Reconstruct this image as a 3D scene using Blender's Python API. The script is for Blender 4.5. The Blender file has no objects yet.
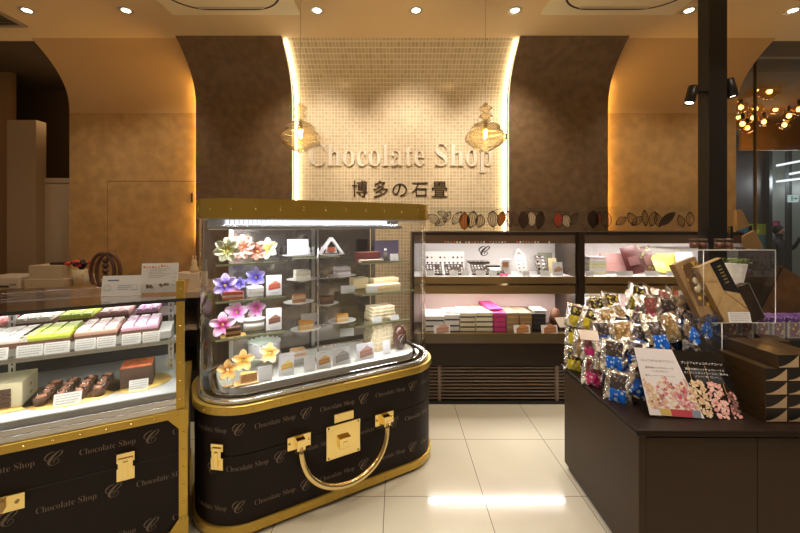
import bpy, math, random
from mathutils import Vector, Matrix, Euler
random.seed(7)
PI = math.pi
SC = bpy.context.scene
COL = SC.collection
CAMZ, F, VX, VY = 1.65, 372.0, 397.0, 225.0
CEIL = 3.46

# ------------------------------------------------------------------ surveying helpers (photo reading -> metres)
def ray(px, py): return Vector(((px - VX) / F, 1.0, -(py - VY) / F))
def at(px, py, Y):
    r = ray(px, py) * Y
    return Vector((r.x, r.y, r.z + CAMZ))
def onz(px, py, z):
    Y = (CAMZ - z) * F / (py - VY)
    return at(px, py, Y)

class Frame:
    """a rotated local frame on the floor plan"""
    def __init__(s, ox, oy, ang):
        s.o = Vector((ox, oy, 0)); s.a = ang
        s.x = Vector((math.cos(ang), math.sin(ang), 0)); s.y = Vector((-math.sin(ang), math.cos(ang), 0))
    def w(s, u, v, z=0): return s.o + s.x * u + s.y * v + Vector((0, 0, z))
    def u_at(s, px, v):
        k = (px - VX) / F
        # (ox + u cx + v yx) = k (oy + u cy + v yy)
        return (k * (s.o.y + v * s.y.y) - s.o.x - v * s.y.x) / (s.x.x - k * s.x.y)
    def z_at(s, px, py, v):
        p = s.w(s.u_at(px, v), v)
        return CAMZ - (py - VY) / F * p.y

# ------------------------------------------------------------------ materials
MATS = {}
def mat(name, col, rough=0.5, metal=0.0, spec=0.5, noise=0.0, nscale=40.0, bump=0.0, coat=0.0, emit=None, es=0.0, trans=0.0, col2=None):
    if name in MATS: return MATS[name]
    m = bpy.data.materials.new(name); m.use_nodes = True
    nt = m.node_tree; b = nt.nodes['Principled BSDF']
    b.inputs['Base Color'].default_value = (*col, 1)
    b.inputs['Roughness'].default_value = rough
    b.inputs['Metallic'].default_value = metal
    b.inputs['Specular IOR Level'].default_value = spec
    b.inputs['Coat Weight'].default_value = coat
    b.inputs['Transmission Weight'].default_value = trans
    if emit: b.inputs['Emission Color'].default_value = (*emit, 1); b.inputs['Emission Strength'].default_value = es
    if noise > 0 or bump > 0:
        tc = nt.nodes.new('ShaderNodeTexCoord'); n = nt.nodes.new('ShaderNodeTexNoise')
        n.inputs['Scale'].default_value = nscale; n.inputs['Detail'].default_value = 5
        nt.links.new(tc.outputs['Object'], n.inputs['Vector'])
        if noise > 0:
            r = nt.nodes.new('ShaderNodeMix'); r.data_type = 'RGBA'
            c2 = col2 or tuple(max(0, c * (1 - noise)) for c in col)
            c1 = col if col2 else tuple(min(1, c * (1 + noise * .5)) for c in col)
            r.inputs[6].default_value = (*c1, 1); r.inputs[7].default_value = (*c2, 1)
            mr = nt.nodes.new('ShaderNodeMapRange'); mr.inputs[1].default_value = .35; mr.inputs[2].default_value = .65
            nt.links.new(n.outputs['Fac'], mr.inputs[0]); nt.links.new(mr.outputs[0], r.inputs[0])
            nt.links.new(r.outputs[2], b.inputs['Base Color'])
        if bump > 0:
            bp = nt.nodes.new('ShaderNodeBump'); bp.inputs['Strength'].default_value = bump; bp.inputs['Distance'].default_value = .01
            nt.links.new(n.outputs['Fac'], bp.inputs['Height']); nt.links.new(bp.outputs[0], b.inputs['Normal'])
    MATS[name] = m
    return m

def glassmat(name, tint=(1, 1, 1), base=.05, gain=.75, rough=0.0, power=4.0):
    if name in MATS: return MATS[name]
    m = bpy.data.materials.new(name); m.use_nodes = True
    nt = m.node_tree; nt.nodes.clear(); N = nt.nodes.new; L = nt.links.new
    out = N('ShaderNodeOutputMaterial'); mx = N('ShaderNodeMixShader'); tr = N('ShaderNodeBsdfTransparent'); gl = N('ShaderNodeBsdfGlossy')
    tr.inputs[0].default_value = (*tint, 1); gl.inputs['Roughness'].default_value = rough; gl.inputs[0].default_value = (1, 1, 1, 1)
    lw = N('ShaderNodeLayerWeight'); lw.inputs[0].default_value = .5
    pw = N('ShaderNodeMath'); pw.operation = 'POWER'; pw.inputs[1].default_value = power
    ma = N('ShaderNodeMath'); ma.operation = 'MULTIPLY_ADD'; ma.inputs[1].default_value = gain; ma.inputs[2].default_value = base
    L(lw.outputs['Facing'], pw.inputs[0]); L(pw.outputs[0], ma.inputs[0]); L(ma.outputs[0], mx.inputs[0])
    L(tr.outputs[0], mx.inputs[1]); L(gl.outputs[0], mx.inputs[2]); L(mx.outputs[0], out.inputs[0])
    MATS[name] = m
    return m

def emis(name, col, s):
    if name in MATS: return MATS[name]
    m = bpy.data.materials.new(name); m.use_nodes = True; nt = m.node_tree; nt.nodes.clear()
    out = nt.nodes.new('ShaderNodeOutputMaterial'); e = nt.nodes.new('ShaderNodeEmission')
    e.inputs[0].default_value = (*col, 1); e.inputs[1].default_value = s
    nt.links.new(e.outputs[0], out.inputs[0]); MATS[name] = m
    return m

def tilemat(name, c1, c2, mortar, size, msize, rough, bump, axes='XZ', coat=0, offs=(0, 0)):
    m = bpy.data.materials.new(name); m.use_nodes = True; nt = m.node_tree; b = nt.nodes['Principled BSDF']; N = nt.nodes.new; L = nt.links.new
    tc = N('ShaderNodeTexCoord'); sp = N('ShaderNodeSeparateXYZ'); cb = N('ShaderNodeCombineXYZ'); L(tc.outputs['Object'], sp.inputs[0])
    ad0 = N('ShaderNodeMath'); ad0.inputs[1].default_value = offs[0]; ad1 = N('ShaderNodeMath'); ad1.inputs[1].default_value = offs[1]
    L(sp.outputs[axes[0]], ad0.inputs[0]); L(sp.outputs[axes[1]], ad1.inputs[0]); L(ad0.outputs[0], cb.inputs[0]); L(ad1.outputs[0], cb.inputs[1])
    br = N('ShaderNodeTexBrick'); br.offset = 0; br.squash = 1
    br.inputs['Scale'].default_value = 1; br.inputs['Brick Width'].default_value = size; br.inputs['Row Height'].default_value = size
    br.inputs['Mortar Size'].default_value = msize; br.inputs['Mortar Smooth'].default_value = .1; br.inputs['Bias'].default_value = 0
    br.inputs['Color1'].default_value = (*c1, 1); br.inputs['Color2'].default_value = (*c2, 1); br.inputs['Mortar'].default_value = (*mortar, 1)
    L(cb.outputs[0], br.inputs['Vector']); L(br.outputs['Color'], b.inputs['Base Color'])
    b.inputs['Roughness'].default_value = rough; b.inputs['Coat Weight'].default_value = coat; b.inputs['Coat Roughness'].default_value = .03
    if bump:
        bp = N('ShaderNodeBump'); bp.inputs['Strength'].default_value = bump; bp.inputs['Distance'].default_value = .003; bp.invert = True
        L(br.outputs['Fac'], bp.inputs['Height']); L(bp.outputs[0], b.inputs['Normal'])
    MATS[name] = m
    return m

def specklemat(name, base, dot, scale, thr, rough=.35, metal=0.0):
    """base colour broken by round dots (printed blossoms, crumbs, nuts)"""
    if name in MATS: return MATS[name]
    m = bpy.data.materials.new(name); m.use_nodes = True; nt = m.node_tree; b = nt.nodes['Principled BSDF']; N = nt.nodes.new; L = nt.links.new
    tc = N('ShaderNodeTexCoord'); v = N('ShaderNodeTexVoronoi'); v.inputs['Scale'].default_value = scale
    L(tc.outputs['Object'], v.inputs['Vector'])
    lt = N('ShaderNodeMath'); lt.operation = 'LESS_THAN'; lt.inputs[1].default_value = thr; L(v.outputs['Distance'], lt.inputs[0])
    r = N('ShaderNodeMix'); r.data_type = 'RGBA'; r.inputs[6].default_value = (*base, 1); r.inputs[7].default_value = (*dot, 1)
    L(lt.outputs[0], r.inputs[0]); L(r.outputs[2], b.inputs['Base Color']); b.inputs['Roughness'].default_value = rough; b.inputs['Metallic'].default_value = metal
    MATS[name] = m
    return m

def linesmat(name, paper, ink, period, fill=.35):
    """paper with rows of tiny illegible print"""
    if name in MATS: return MATS[name]
    m = bpy.data.materials.new(name); m.use_nodes = True; nt = m.node_tree; b = nt.nodes['Principled BSDF']; N = nt.nodes.new; L = nt.links.new
    tc = N('ShaderNodeTexCoord'); sp = N('ShaderNodeSeparateXYZ'); L(tc.outputs['Object'], sp.inputs[0])
    d = N('ShaderNodeMath'); d.operation = 'DIVIDE'; d.inputs[1].default_value = period; L(sp.outputs['Z'], d.inputs[0])
    f = N('ShaderNodeMath'); f.operation = 'FRACT'; L(d.outputs[0], f.inputs[0])
    lt = N('ShaderNodeMath'); lt.operation = 'LESS_THAN'; lt.inputs[1].default_value = fill; L(f.outputs[0], lt.inputs[0])
    n = N('ShaderNodeTexNoise'); n.inputs['Scale'].default_value = 220; L(tc.outputs['Object'], n.inputs['Vector'])
    g = N('ShaderNodeMath'); g.operation = 'GREATER_THAN'; g.inputs[1].default_value = .48; L(n.outputs['Fac'], g.inputs[0])
    mu = N('ShaderNodeMath'); mu.operation = 'MULTIPLY'; L(lt.outputs[0], mu.inputs[0]); L(g.outputs[0], mu.inputs[1])
    r = N('ShaderNodeMix'); r.data_type = 'RGBA'; r.inputs[6].default_value = (*paper, 1); r.inputs[7].default_value = (*ink, 1)
    L(mu.outputs[0], r.inputs[0]); L(r.outputs[2], b.inputs['Base Color']); b.inputs['Roughness'].default_value = .5
    MATS[name] = m
    return m

# ------------------------------------------------------------------ mesh builder
class MB:
    def __init__(s): s.v = []; s.f = []; s.mi = []; s.sm = []; s.M = Matrix.Identity(4)
    def add(s, vs, fs, mi=0, smooth=False):
        o = len(s.v)
        s.v += [tuple(s.M @ Vector(p)) for p in vs]
        for f in fs: s.f.append([i + o for i in f]); s.mi.append(mi); s.sm.append(smooth)
        return s
    def box(s, x0, x1, y0, y1, z0, z1, mi=0, M=None):
        v = [(x0, y0, z0), (x1, y0, z0), (x1, y1, z0), (x0, y1, z0), (x0, y0, z1), (x1, y0, z1), (x1, y1, z1), (x0, y1, z1)]
        if M is not None: v = [tuple(M @ Vector(p)) for p in v]
        return s.add(v, [(3, 2, 1, 0), (4, 5, 6, 7), (0, 1, 5, 4), (1, 2, 6, 5), (2, 3, 7, 6), (3, 0, 4, 7)], mi)
    def prism(s, pts, z0, z1, mi=0, smooth=False, cap=True):
        n = len(pts)
        v = [(p[0], p[1], z0) for p in pts] + [(p[0], p[1], z1) for p in pts]
        s.add(v, [(i, (i + 1) % n, n + (i + 1) % n, n + i) for i in range(n)], mi, smooth)
        if cap: s.add(v, [tuple(range(n - 1, -1, -1)), tuple(range(n, 2 * n))], mi)
        return s
    def ring(s, po, pi_, z0, z1, mi=0):
        """solid band between outer and inner outlines (same count)"""
        n = len(po); v = [(p[0], p[1], z) for z in (z0, z1) for p in po] + [(p[0], p[1], z) for z in (z0, z1) for p in pi_]
        fs = []
        for i in range(n):
            j = (i + 1) % n
            fs += [(i, j, n + j, n + i), (2 * n + j, 2 * n + i, 3 * n + i, 3 * n + j), (n + i, n + j, 3 * n + j, 3 * n + i), (j, i, 2 * n + i, 2 * n + j)]
        return s.add(v, fs, mi)
    def lathe(s, prof, seg=24, mi=0, c=(0, 0, 0), smooth=True, sx=1, sy=1):
        v = []; fs = []; n = len(prof)
        for k in range(seg):
            a = 2 * PI * k / seg
            for r, z in prof: v.append((c[0] + r * math.cos(a) * sx, c[1] + r * math.sin(a) * sy, c[2] + z))
        for k in range(seg):
            k2 = (k + 1) % seg
            for i in range(n - 1): fs.append((k * n + i, k2 * n + i, k2 * n + i + 1, k * n + i + 1))
        return s.add(v, fs, mi, smooth)
    def disc(s, r, z, seg=24, mi=0, c=(0, 0), sx=1, sy=1):
        v = [(c[0] + r * math.cos(2 * PI * k / seg) * sx, c[1] + r * math.sin(2 * PI * k / seg) * sy, z) for k in range(seg)]
        return s.add(v, [tuple(range(seg))], mi)
    def tube(s, pts, r, seg=8, mi=0, closed=False):
        P = [Vector(p) for p in pts]; n = len(P); v = []; fs = []
        up = Vector((0, 0, 1))
        rr = r if isinstance(r, (list, tuple)) else [r] * n
        prev = None
        for i in range(n):
            if closed: t = (P[(i + 1) % n] - P[i - 1])
            else: t = P[min(i + 1, n - 1)] - P[max(i - 1, 0)]
            t.normalize()
            if prev is None:
                a = t.cross(up)
                if a.length < .1: a = t.cross(Vector((1, 0, 0)))
            else: a = prev - t * prev.dot(t)
            a.normalize(); prev = a; b = t.cross(a)
            for k in range(seg):
                q = 2 * PI * k / seg
                v.append(tuple(P[i] + (a * math.cos(q) + b * math.sin(q)) * rr[i]))
        m = n if closed else n - 1
        for i in range(m):
            j = (i + 1) % n
            for k in range(seg):
                k2 = (k + 1) % seg
                fs.append((i * seg + k, i * seg + k2, j * seg + k2, j * seg + k))
        if not closed: fs += [tuple(range(seg - 1, -1, -1)), tuple((n - 1) * seg + k for k in range(seg))]
        return s.add(v, fs, mi, True)
    def ball(s, c, r, seg=12, rings=8, mi=0, sx=1, sy=1, sz=1):
        prof = [(max(1e-4, r * math.sin(PI * i / rings)), -r * sz * math.cos(PI * i / rings)) for i in range(rings + 1)]
        return s.lathe(prof, seg, mi, c, True, sx, sy)
    def extr(s, prof, x0, x1, mi=0, smooth=False):
        """closed (y,z) outline pulled along x"""
        n = len(prof); v = [(x0, p[0], p[1]) for p in prof] + [(x1, p[0], p[1]) for p in prof]
        s.add(v, [(i, (i + 1) % n, n + (i + 1) % n, n + i)[::-1] for i in range(n)], mi, smooth)
        return s.add(v, [tuple(range(n)), tuple(range(2 * n - 1, n - 1, -1))], mi)

def obj(name, mb, mats, parent=None, loc=None, rot=None, bevel=0.0, seg=2, sub=0):
    me = bpy.data.meshes.new(name)
    me.from_pydata(mb.v, [], mb.f)
    if not isinstance(mats, (list, tuple)): mats = [mats]
    for m in mats: me.materials.append(m)
    me.polygons.foreach_set('material_index', [min(i, len(mats) - 1) for i in mb.mi])
    me.polygons.foreach_set('use_smooth', mb.sm)
    me.validate(); me.update()
    o = bpy.data.objects.new(name, me); COL.objects.link(o)
    if parent: o.parent = parent
    if loc is not None: o.location = loc
    if rot is not None: o.rotation_euler = rot
    if bevel > 0:
        b = o.modifiers.new('bevel', 'BEVEL'); b.width = bevel; b.segments = seg; b.limit_method = 'ANGLE'; b.angle_limit = .6
    if sub:
        b = o.modifiers.new('sub', 'SUBSURF'); b.levels = sub; b.render_levels = sub
    return o
def tag(o, label, cat, group=None):
    o['label'] = label; o['category'] = cat
    if group: o['group'] = group
    return o
def thing(name, label, cat, loc=(0, 0, 0), rotz=0, group=None, rot=None):
    o = bpy.data.objects.new(name, None); COL.objects.link(o); o.empty_display_size = .05
    o.location = loc; o.rotation_euler = rot if rot else (0, 0, rotz)
    return tag(o, label, cat, group)
def struct(name, mb, m, parent=None, **k):
    o = obj(name, mb, m, parent, **k)
    if not parent: o['kind'] = 'structure'
    return o
CH = {}
def dup(root, loc, rotz=None, label=None, group=None, rot=None, scale=None):
    def cp(o, parent):
        c = o.copy(); COL.objects.link(c)
        if parent: c.parent = parent
        for ch in [q for q in o.children]: cp(ch, c)
        return c
    r = cp(root, None); r.location = loc
    if rotz is not None: r.rotation_euler = (0, 0, rotz)
    if rot is not None: r.rotation_euler = rot
    if scale: r.scale = scale
    if label: r['label'] = label
    if group: r['group'] = group
    return r

def textmb(s, w=None, h=None, size=1.0, off=0.0, ext=0.0, res=3):
    """text as flat mesh data (x right, y up), fitted to width w / height h, origin bottom-left"""
    c = bpy.data.curves.new('t', 'FONT'); c.body = s; c.size = size; c.offset = off; c.resolution_u = res; c.extrude = 0
    o = bpy.data.objects.new('t', c); COL.objects.link(o)
    dg = bpy.context.evaluated_depsgraph_get(); dg.update()
    me = bpy.data.meshes.new_from_object(o.evaluated_get(dg))
    v = [tuple(x.co) for x in me.vertices]; f = [list(p.vertices) for p in me.polygons]
    bpy.data.objects.remove(o); bpy.data.curves.remove(c); bpy.data.meshes.remove(me)
    x0 = min(p[0] for p in v); x1 = max(p[0] for p in v); y0 = min(p[1] for p in v); y1 = max(p[1] for p in v)
    kx = (w / (x1 - x0)) if w else 1; ky = (h / (y1 - y0)) if h else kx
    if not w: kx = ky
    return [((p[0] - x0) * kx, (p[1] - y0) * ky) for p in v], f
def solid_text(mb, tv, tf, fn, depth, mi=0):
    """fn(x,y,d) -> 3D; makes front, back and sides"""
    n = len(tv)
    front = [fn(x, y, depth) for x, y in tv]
    if depth == 0: return mb.add(front, tf, mi)
    back = [fn(x, y, 0) for x, y in tv]
    edges = {}
    for f in tf:
        for a, b in zip(f, f[1:] + f[:1]): edges[(a, b)] = edges.get((a, b), 0) + 1
    sides = [(a, b, n + b, n + a)[::-1] for (a, b) in edges if (b, a) not in edges]
    return mb.add(front + back, tf + sides, mi)

def rrect(x0, x1, y0, y1, r, seg=10):
    pts = []
    for cx, cy, a0 in ((x1 - r, y0 + r, -PI / 2), (x1 - r, y1 - r, 0), (x0 + r, y1 - r, PI / 2), (x0 + r, y0 + r, PI)):
        for k in range(seg + 1):
            a = a0 + PI / 2 * k / seg
            pts.append((cx + r * math.cos(a), cy + r * math.sin(a)))
    return pts
ORD = ['bottom', 'second', 'third', 'fourth', 'fifth', 'sixth', 'seventh', 'eighth']
def ordn(k, n): return 'topmost' if k == n - 1 else ('lowest' if k == 0 else ORD[k] + ' from the bottom')

# ------------------------------------------------------------------ common materials
m_ceil = mat('ceiling paint', (.80, .60, .36), .75)
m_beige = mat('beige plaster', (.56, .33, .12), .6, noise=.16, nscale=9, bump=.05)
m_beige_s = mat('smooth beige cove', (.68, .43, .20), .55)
m_dark = mat('brown mottled wall', (.20, .118, .055), .42, noise=.22, nscale=14.0, bump=.06, spec=.6)
m_mosaic = tilemat('mosaic wall', (.74, .59, .38), (.62, .48, .29), (.90, .79, .60), .0355, .0035, .22, .6, 'XZ')
m_floor = tilemat('polished floor tile', (.80, .74, .58), (.78, .72, .56), (.22, .17, .11), .60, .0022, .12, 0, 'XY', coat=.6)
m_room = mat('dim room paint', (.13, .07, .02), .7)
m_white = mat('white laminate', (.78, .76, .72), .4)
m_black = mat('black lacquer', (.012, .010, .009), .35)
m_brown = mat('chocolate lacquer', (.050, .029, .018), .42, coat=.1)
m_brown2 = mat('dark cabinet veneer', (.036, .021, .013), .38, noise=.25, nscale=30)
m_gold = mat('satin gold', (.60, .40, .075), .33, metal=.7)
m_goldpol = mat('polished brass', (.95, .74, .30), .12, metal=1)
m_bronze = mat('bronze metal', (.40, .27, .12), .32, metal=.7)
m_silver = mat('brushed aluminium', (.72, .72, .72), .25, metal=1)
m_chrome = mat('chrome', (.85, .85, .85), .08, metal=1)
m_trunk = mat('trunk leather', (.012, .0065, .0055), .5, spec=.22, bump=.08, nscale=500)
m_print = mat('trunk print', (.165, .115, .075), .5)
m_glass = glassmat('clear glass', (.97, .985, .975), .035, .5)
m_acryl = glassmat('acrylic', (.985, .985, .98), .03, .5)
m_edge = mat('glass edge', (.42, .47, .30), .15, spec=.8)
m_cardw = mat('white card', (.82, .81, .79), .5)
m_cream = mat('cream carton', (.95, .76, .44), .5)
m_print_card = linesmat('price print', (.86, .84, .78), (.38, .36, .33), .0115)
m_goldboard = mat('gold cake board', (.72, .46, .12), .35, metal=.45)
m_plate = mat('porcelain', (.86, .84, .82), .2, coat=.3)
m_kraft = mat('kraft board', (.42, .26, .115), .55, noise=.12, nscale=60)
led_w = emis('warm strip light', (1.0, .60, .16), 60.0)
led_m = emis('mosaic strip light', (1.0, .82, .52), 11.0)
led_c = emis('white tube light', (1.0, .93, .90), 10.0)
led_d = emis('downlight lens', (1.0, .90, .70), 14.0)
m_fil = emis('filament', (1.0, .62, .22), 30.0)

# ------------------------------------------------------------------ the shell
YW, YR, ZC, YTOP = 3.92, 4.02, 2.86, 3.60
def cove(yw, z):
    return yw if z <= ZC else yw - (yw - (YTOP if yw > 3.95 else YTOP - .045)) * ((z - ZC) / (CEIL - ZC)) ** 2.5
def cove_wall(mb, x0, x1, yw, z0, z1, th=.03, n=24, mi=0):
    zs = [z0] + ([ZC + (CEIL - ZC) * k / n for k in range(n + 1)] if z1 > ZC else [z1])
    zs = [z for z in zs if z0 <= z <= z1 + 1e-6]
    fr = [(cove(yw, z), z) for z in zs]; bk = [(cove(yw, z) + th, z) for z in zs]
    return mb.extr(fr + bk[::-1], x0, x1, mi, False)
def smooth(o):
    for p in o.data.polygons: p.use_smooth = True
    return o

XA, XB, XC, XD, XE, XF, XG = -3.54, -2.12, -1.105, 1.180, 2.225, 3.665, 5.2
f = MB().box(-7, 9.0, -4.5, 11, -.05, 0)
fl = struct('floor', f, m_floor)
# joint phase: a joint runs at X=0 (photo column 381..397), rows at Y=2.262+.6k
for nd in m_floor.node_tree.nodes:
    pass
def setoffs(m, ox, oy):
    ms = [n for n in m.node_tree.nodes if n.type == 'MATH'][:2]
    ms[0].inputs[1].default_value = ox; ms[1].inputs[1].default_value = oy
JX = (495 - VX) / F * (CAMZ * F / (533 - VY))
setoffs(m_floor, 60 - JX + .6, 60 - 2.262)
c = MB().box(-7, 9, -4.5, 3.66, CEIL, CEIL + .08)
struct('ceiling', c, m_ceil)
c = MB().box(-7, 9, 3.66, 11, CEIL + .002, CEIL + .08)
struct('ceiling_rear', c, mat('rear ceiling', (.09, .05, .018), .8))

w = cove_wall(MB(), XC + .0, XD, YR, 0, CEIL); struct('wall_back', w, m_mosaic)
for nm, a, b in (('wall_back_left', XA, XB), ('wall_back_right', XE, XF)):
    zsplit = ZC - .0
    w = MB(); w.extr([(YR, 0), (YR, zsplit), (YR + .03, zsplit), (YR + .03, 0)], a, b, 0)
    t = MB(); n = 24
    zs = [ZC + (CEIL - ZC) * k / n for k in range(n + 1)]
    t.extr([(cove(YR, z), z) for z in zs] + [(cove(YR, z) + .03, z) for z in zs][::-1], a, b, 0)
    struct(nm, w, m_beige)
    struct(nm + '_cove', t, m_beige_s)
for nm, a, b in (('wall_center_left', XB, XC), ('wall_center_right', XD, XE)):
    w = cove_wall(MB(), a, b, YW, 0, CEIL, .055); struct(nm, w, m_dark)
    # narrow plaster return that closes the gap to the recessed wall
    w = MB(); n = 16
    xs = (a + .05, b - .05)
    w.extr([(YW + .056, 0)] + [(cove(YW, ZC + (CEIL - ZC) * k / n) + .056, ZC + (CEIL - ZC) * k / n) for k in range(n + 1)] +
           [(cove(YW, ZC + (CEIL - ZC) * k / n) + .125, ZC + (CEIL - ZC) * k / n) for k in range(n, -1, -1)] + [(YW + .125, 0)], xs[0], xs[1])
    struct(nm + '_core', w, m_dark)
# light strips in the reveals
def strip(name, label, x, yw, dy, m, r, z0, group, ztop=CEIL - .02):
    mb = MB(); n = 22
    pts = [(x, yw + dy, z0)] + [(x, cove(yw, ZC + (ztop - ZC) * k / n) + dy, ZC + (ztop - ZC) * k / n) for k in range(n + 1)]
    mb.tube(pts, r, 6)
    o = obj(name, mb, m); tag(o, label, 'strip light', group)
    return o
G = 'light strips hidden in the wall reveals'
strip('light_strip', 'glowing strip light down the left edge of the mosaic wall', XC + .022, YR, -.03, led_m, .014, .02, G)
strip('light_strip', 'glowing strip light down the right edge of the mosaic wall', XD - .022, YR, -.03, led_m, .014, .02, G)
strip('light_strip', 'amber strip light at the right edge of the left beige wall', XB + .012, YR, -.025, led_w, .010, 1.5, G, 3.16)
strip('light_strip', 'amber strip light at the left edge of the right beige wall', XE - .012, YR, -.025, led_w, .010, 1.6, G, 3.16)

# hidden door in the beige wall, left
pa = at(107.5, 181, YR); dz = pa.z
dm = MB(); dm.box(pa.x + .006, XB - .06, YR - .004, YR, .01, dz - .006)
d1 = struct('door_1', dm, m_beige)
gm = MB(); gm.box(pa.x, pa.x + .006, YR - .001, YR + .0005, .0, dz); gm.box(pa.x, XB - .06, YR - .001, YR + .0005, dz - .006, dz)
struct('trim_1', gm, mat('door gap', (.05, .03, .012), .8))
hm = MB(); p = at(192.5, 198, YR); hm.box(p.x - .006, p.x + .006, YR - .018, YR - .002, p.z - .05, p.z + .05)
obj('door_handle', hm, m_black, d1)

# dim room at far left
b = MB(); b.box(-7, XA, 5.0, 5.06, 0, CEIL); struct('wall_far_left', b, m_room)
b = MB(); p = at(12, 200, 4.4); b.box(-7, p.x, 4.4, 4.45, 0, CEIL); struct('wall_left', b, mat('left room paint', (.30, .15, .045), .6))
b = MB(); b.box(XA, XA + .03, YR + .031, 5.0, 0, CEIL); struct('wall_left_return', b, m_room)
b = MB(); p0 = at(7, 120, 4.1); p1 = at(36, 120, 4.1); b.box(p0.x, p1.x, 4.1, 4.22, 0, p0.z)
struct('trim_2', b, mat('beige pier', (.42, .29, .17), .6))
t = thing('tall_cabinet', 'pale tall cabinet with a thick top board in the left alcove', 'cabinet', ((at(43, 0, 4.2).x + XA - .01) / 2, 4.3, 0))
x0 = at(43, 0, 4.2).x - t.location.x; x1 = XA - .02 - t.location.x
zt = at(0, 178, 4.2).z
obj('body', MB().box(x0 + .01, x1, -.09, .3, 0, zt - .06), mat('cabinet cream', (.56, .43, .28), .5), t)
obj('top_board', MB().box(x0, x1 + .01, -.1, .3, zt - .055, zt), mat('cabinet cream', (.56, .43, .28), .5), t, bevel=.004)
obj('door', MB().box(x0 + .02, x1 - .01, -.105, -.091, .08, zt - .075), mat('cabinet cream', (.56, .43, .28), .5), t, bevel=.003)

# ------------------------------------------------------------------ ceiling fittings
def downlight(px, py, tilt, label):
    p = onz_c(px, py)
    t = thing('downlight', label, 'downlight', (p.x, p.y, CEIL), 0, 'recessed ceiling downlights')
    rg = MB().lathe([(.040, -.002), (.056, -.004), (.062, -.001), (.062, 0)], 28)
    obj('ring', rg, mat('downlight ring', (.62, .55, .45), .3, metal=.5), t)
    cn = MB().lathe([(.041, -.003), (.036, .0), (.034, -.0005)], 24)
    obj('reflector', cn, m_chrome, t)
    ln = MB().lathe([(.0001, -.0035), (.02, -.0035), (.033, -.001)], 20)
    obj('lens', ln, led_d, t, rot=(math.radians(0), 0, 0))
    return p
def onz_c(px, py):
    Y = (CEIL - CAMZ) * F / (VY - py)
    return at(px, py, Y)
DL = []
for i, px in enumerate((27, 126, 317, 416, 515, 689, 793)):
    lab = ['leftmost recessed ceiling downlight beside the corner vent', 'recessed ceiling downlight between the corner vent and the left air conditioner',
           'recessed ceiling downlight just right of the left air conditioner', 'recessed ceiling downlight above the middle of the mosaic wall',
           'recessed ceiling downlight just left of the right air conditioner', 'recessed ceiling downlight between the right air conditioner and the black pillar',
           'rightmost recessed ceiling downlight beyond the black pillar'][i]
    DL.append(downlight(px, 10.5, 0, lab))

def cassette(xl, xr, label):
    yf = (CEIL - CAMZ) * F / (VY - 13.4)
    a, b = (xl - VX) / F * yf, (xr - VX) / F * yf
    cx = (a + b) / 2; hw = (b - a) / 2
    t = thing('air_conditioner', label, 'air conditioner', (cx, yf - hw, CEIL), 0, 'ceiling cassette air conditioners')
    sq = rrect(-hw, hw, -hw, hw, .015, 3)
    obj('panel', MB().prism(sq, -.014, -.0008), mat('cassette plastic', (.95, .84, .60), .45), t)
    o1 = rrect(-hw * .86, hw * .86, -hw * .86, hw * .86, .28, 10); o2 = rrect(-hw * .83, hw * .83, -hw * .83, hw * .83, .26, 10)
    obj('air_slot', MB().ring(o1, o2, -.017, -.014), mat('slot black', (.03, .022, .015), .6), t)
    o3 = rrect(-hw * .75, hw * .75, -hw * .75, hw * .75, .22, 10)
    obj('grille', MB().prism(o3, -.024, -.014), mat('cassette plastic', (.95, .84, .60), .45), t, bevel=.004)
    fl_ = MB()
    for sx, sy in ((0, 1), (0, -1), (1, 0), (-1, 0)):
        if sx == 0: fl_.box(-hw * .5, hw * .5, sy * hw * .80 - .012, sy * hw * .80 + .012, -.019, -.0141)
        else: fl_.box(sx * hw * .80 - .012, sx * hw * .80 + .012, -hw * .5, hw * .5, -.019, -.0141)
    obj('flap', fl_, mat('cassette flap', (.62, .52, .36), .45), t)
cassette(173, 300.5, 'square ceiling air conditioner left of the mosaic wall')
cassette(540, 673, 'square ceiling air conditioner near the black pillar')
p = onz_c(29, 26.5)
t = thing('ceiling_vent', 'slatted metal air vent in the left ceiling corner', 'vent', (p.x - .35, p.y - .18, CEIL))
obj('frame', MB().ring(rrect(-.35, .35, -.18, .18, .01, 2), rrect(-.31, .31, -.14, .14, .005, 2), -.012, 0), mat('vent metal', (.45, .38, .30), .4, metal=.3), t)
sl = MB()
for k in range(7):
    y = -.12 + .04 * k
    sl.box(-.31, .31, y - .014, y + .014, -.010, -.006, M=Matrix.Translation((0, 0, 0)))
obj('slats', sl, mat('vent dark', (.10, .08, .06), .4), t)

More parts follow.
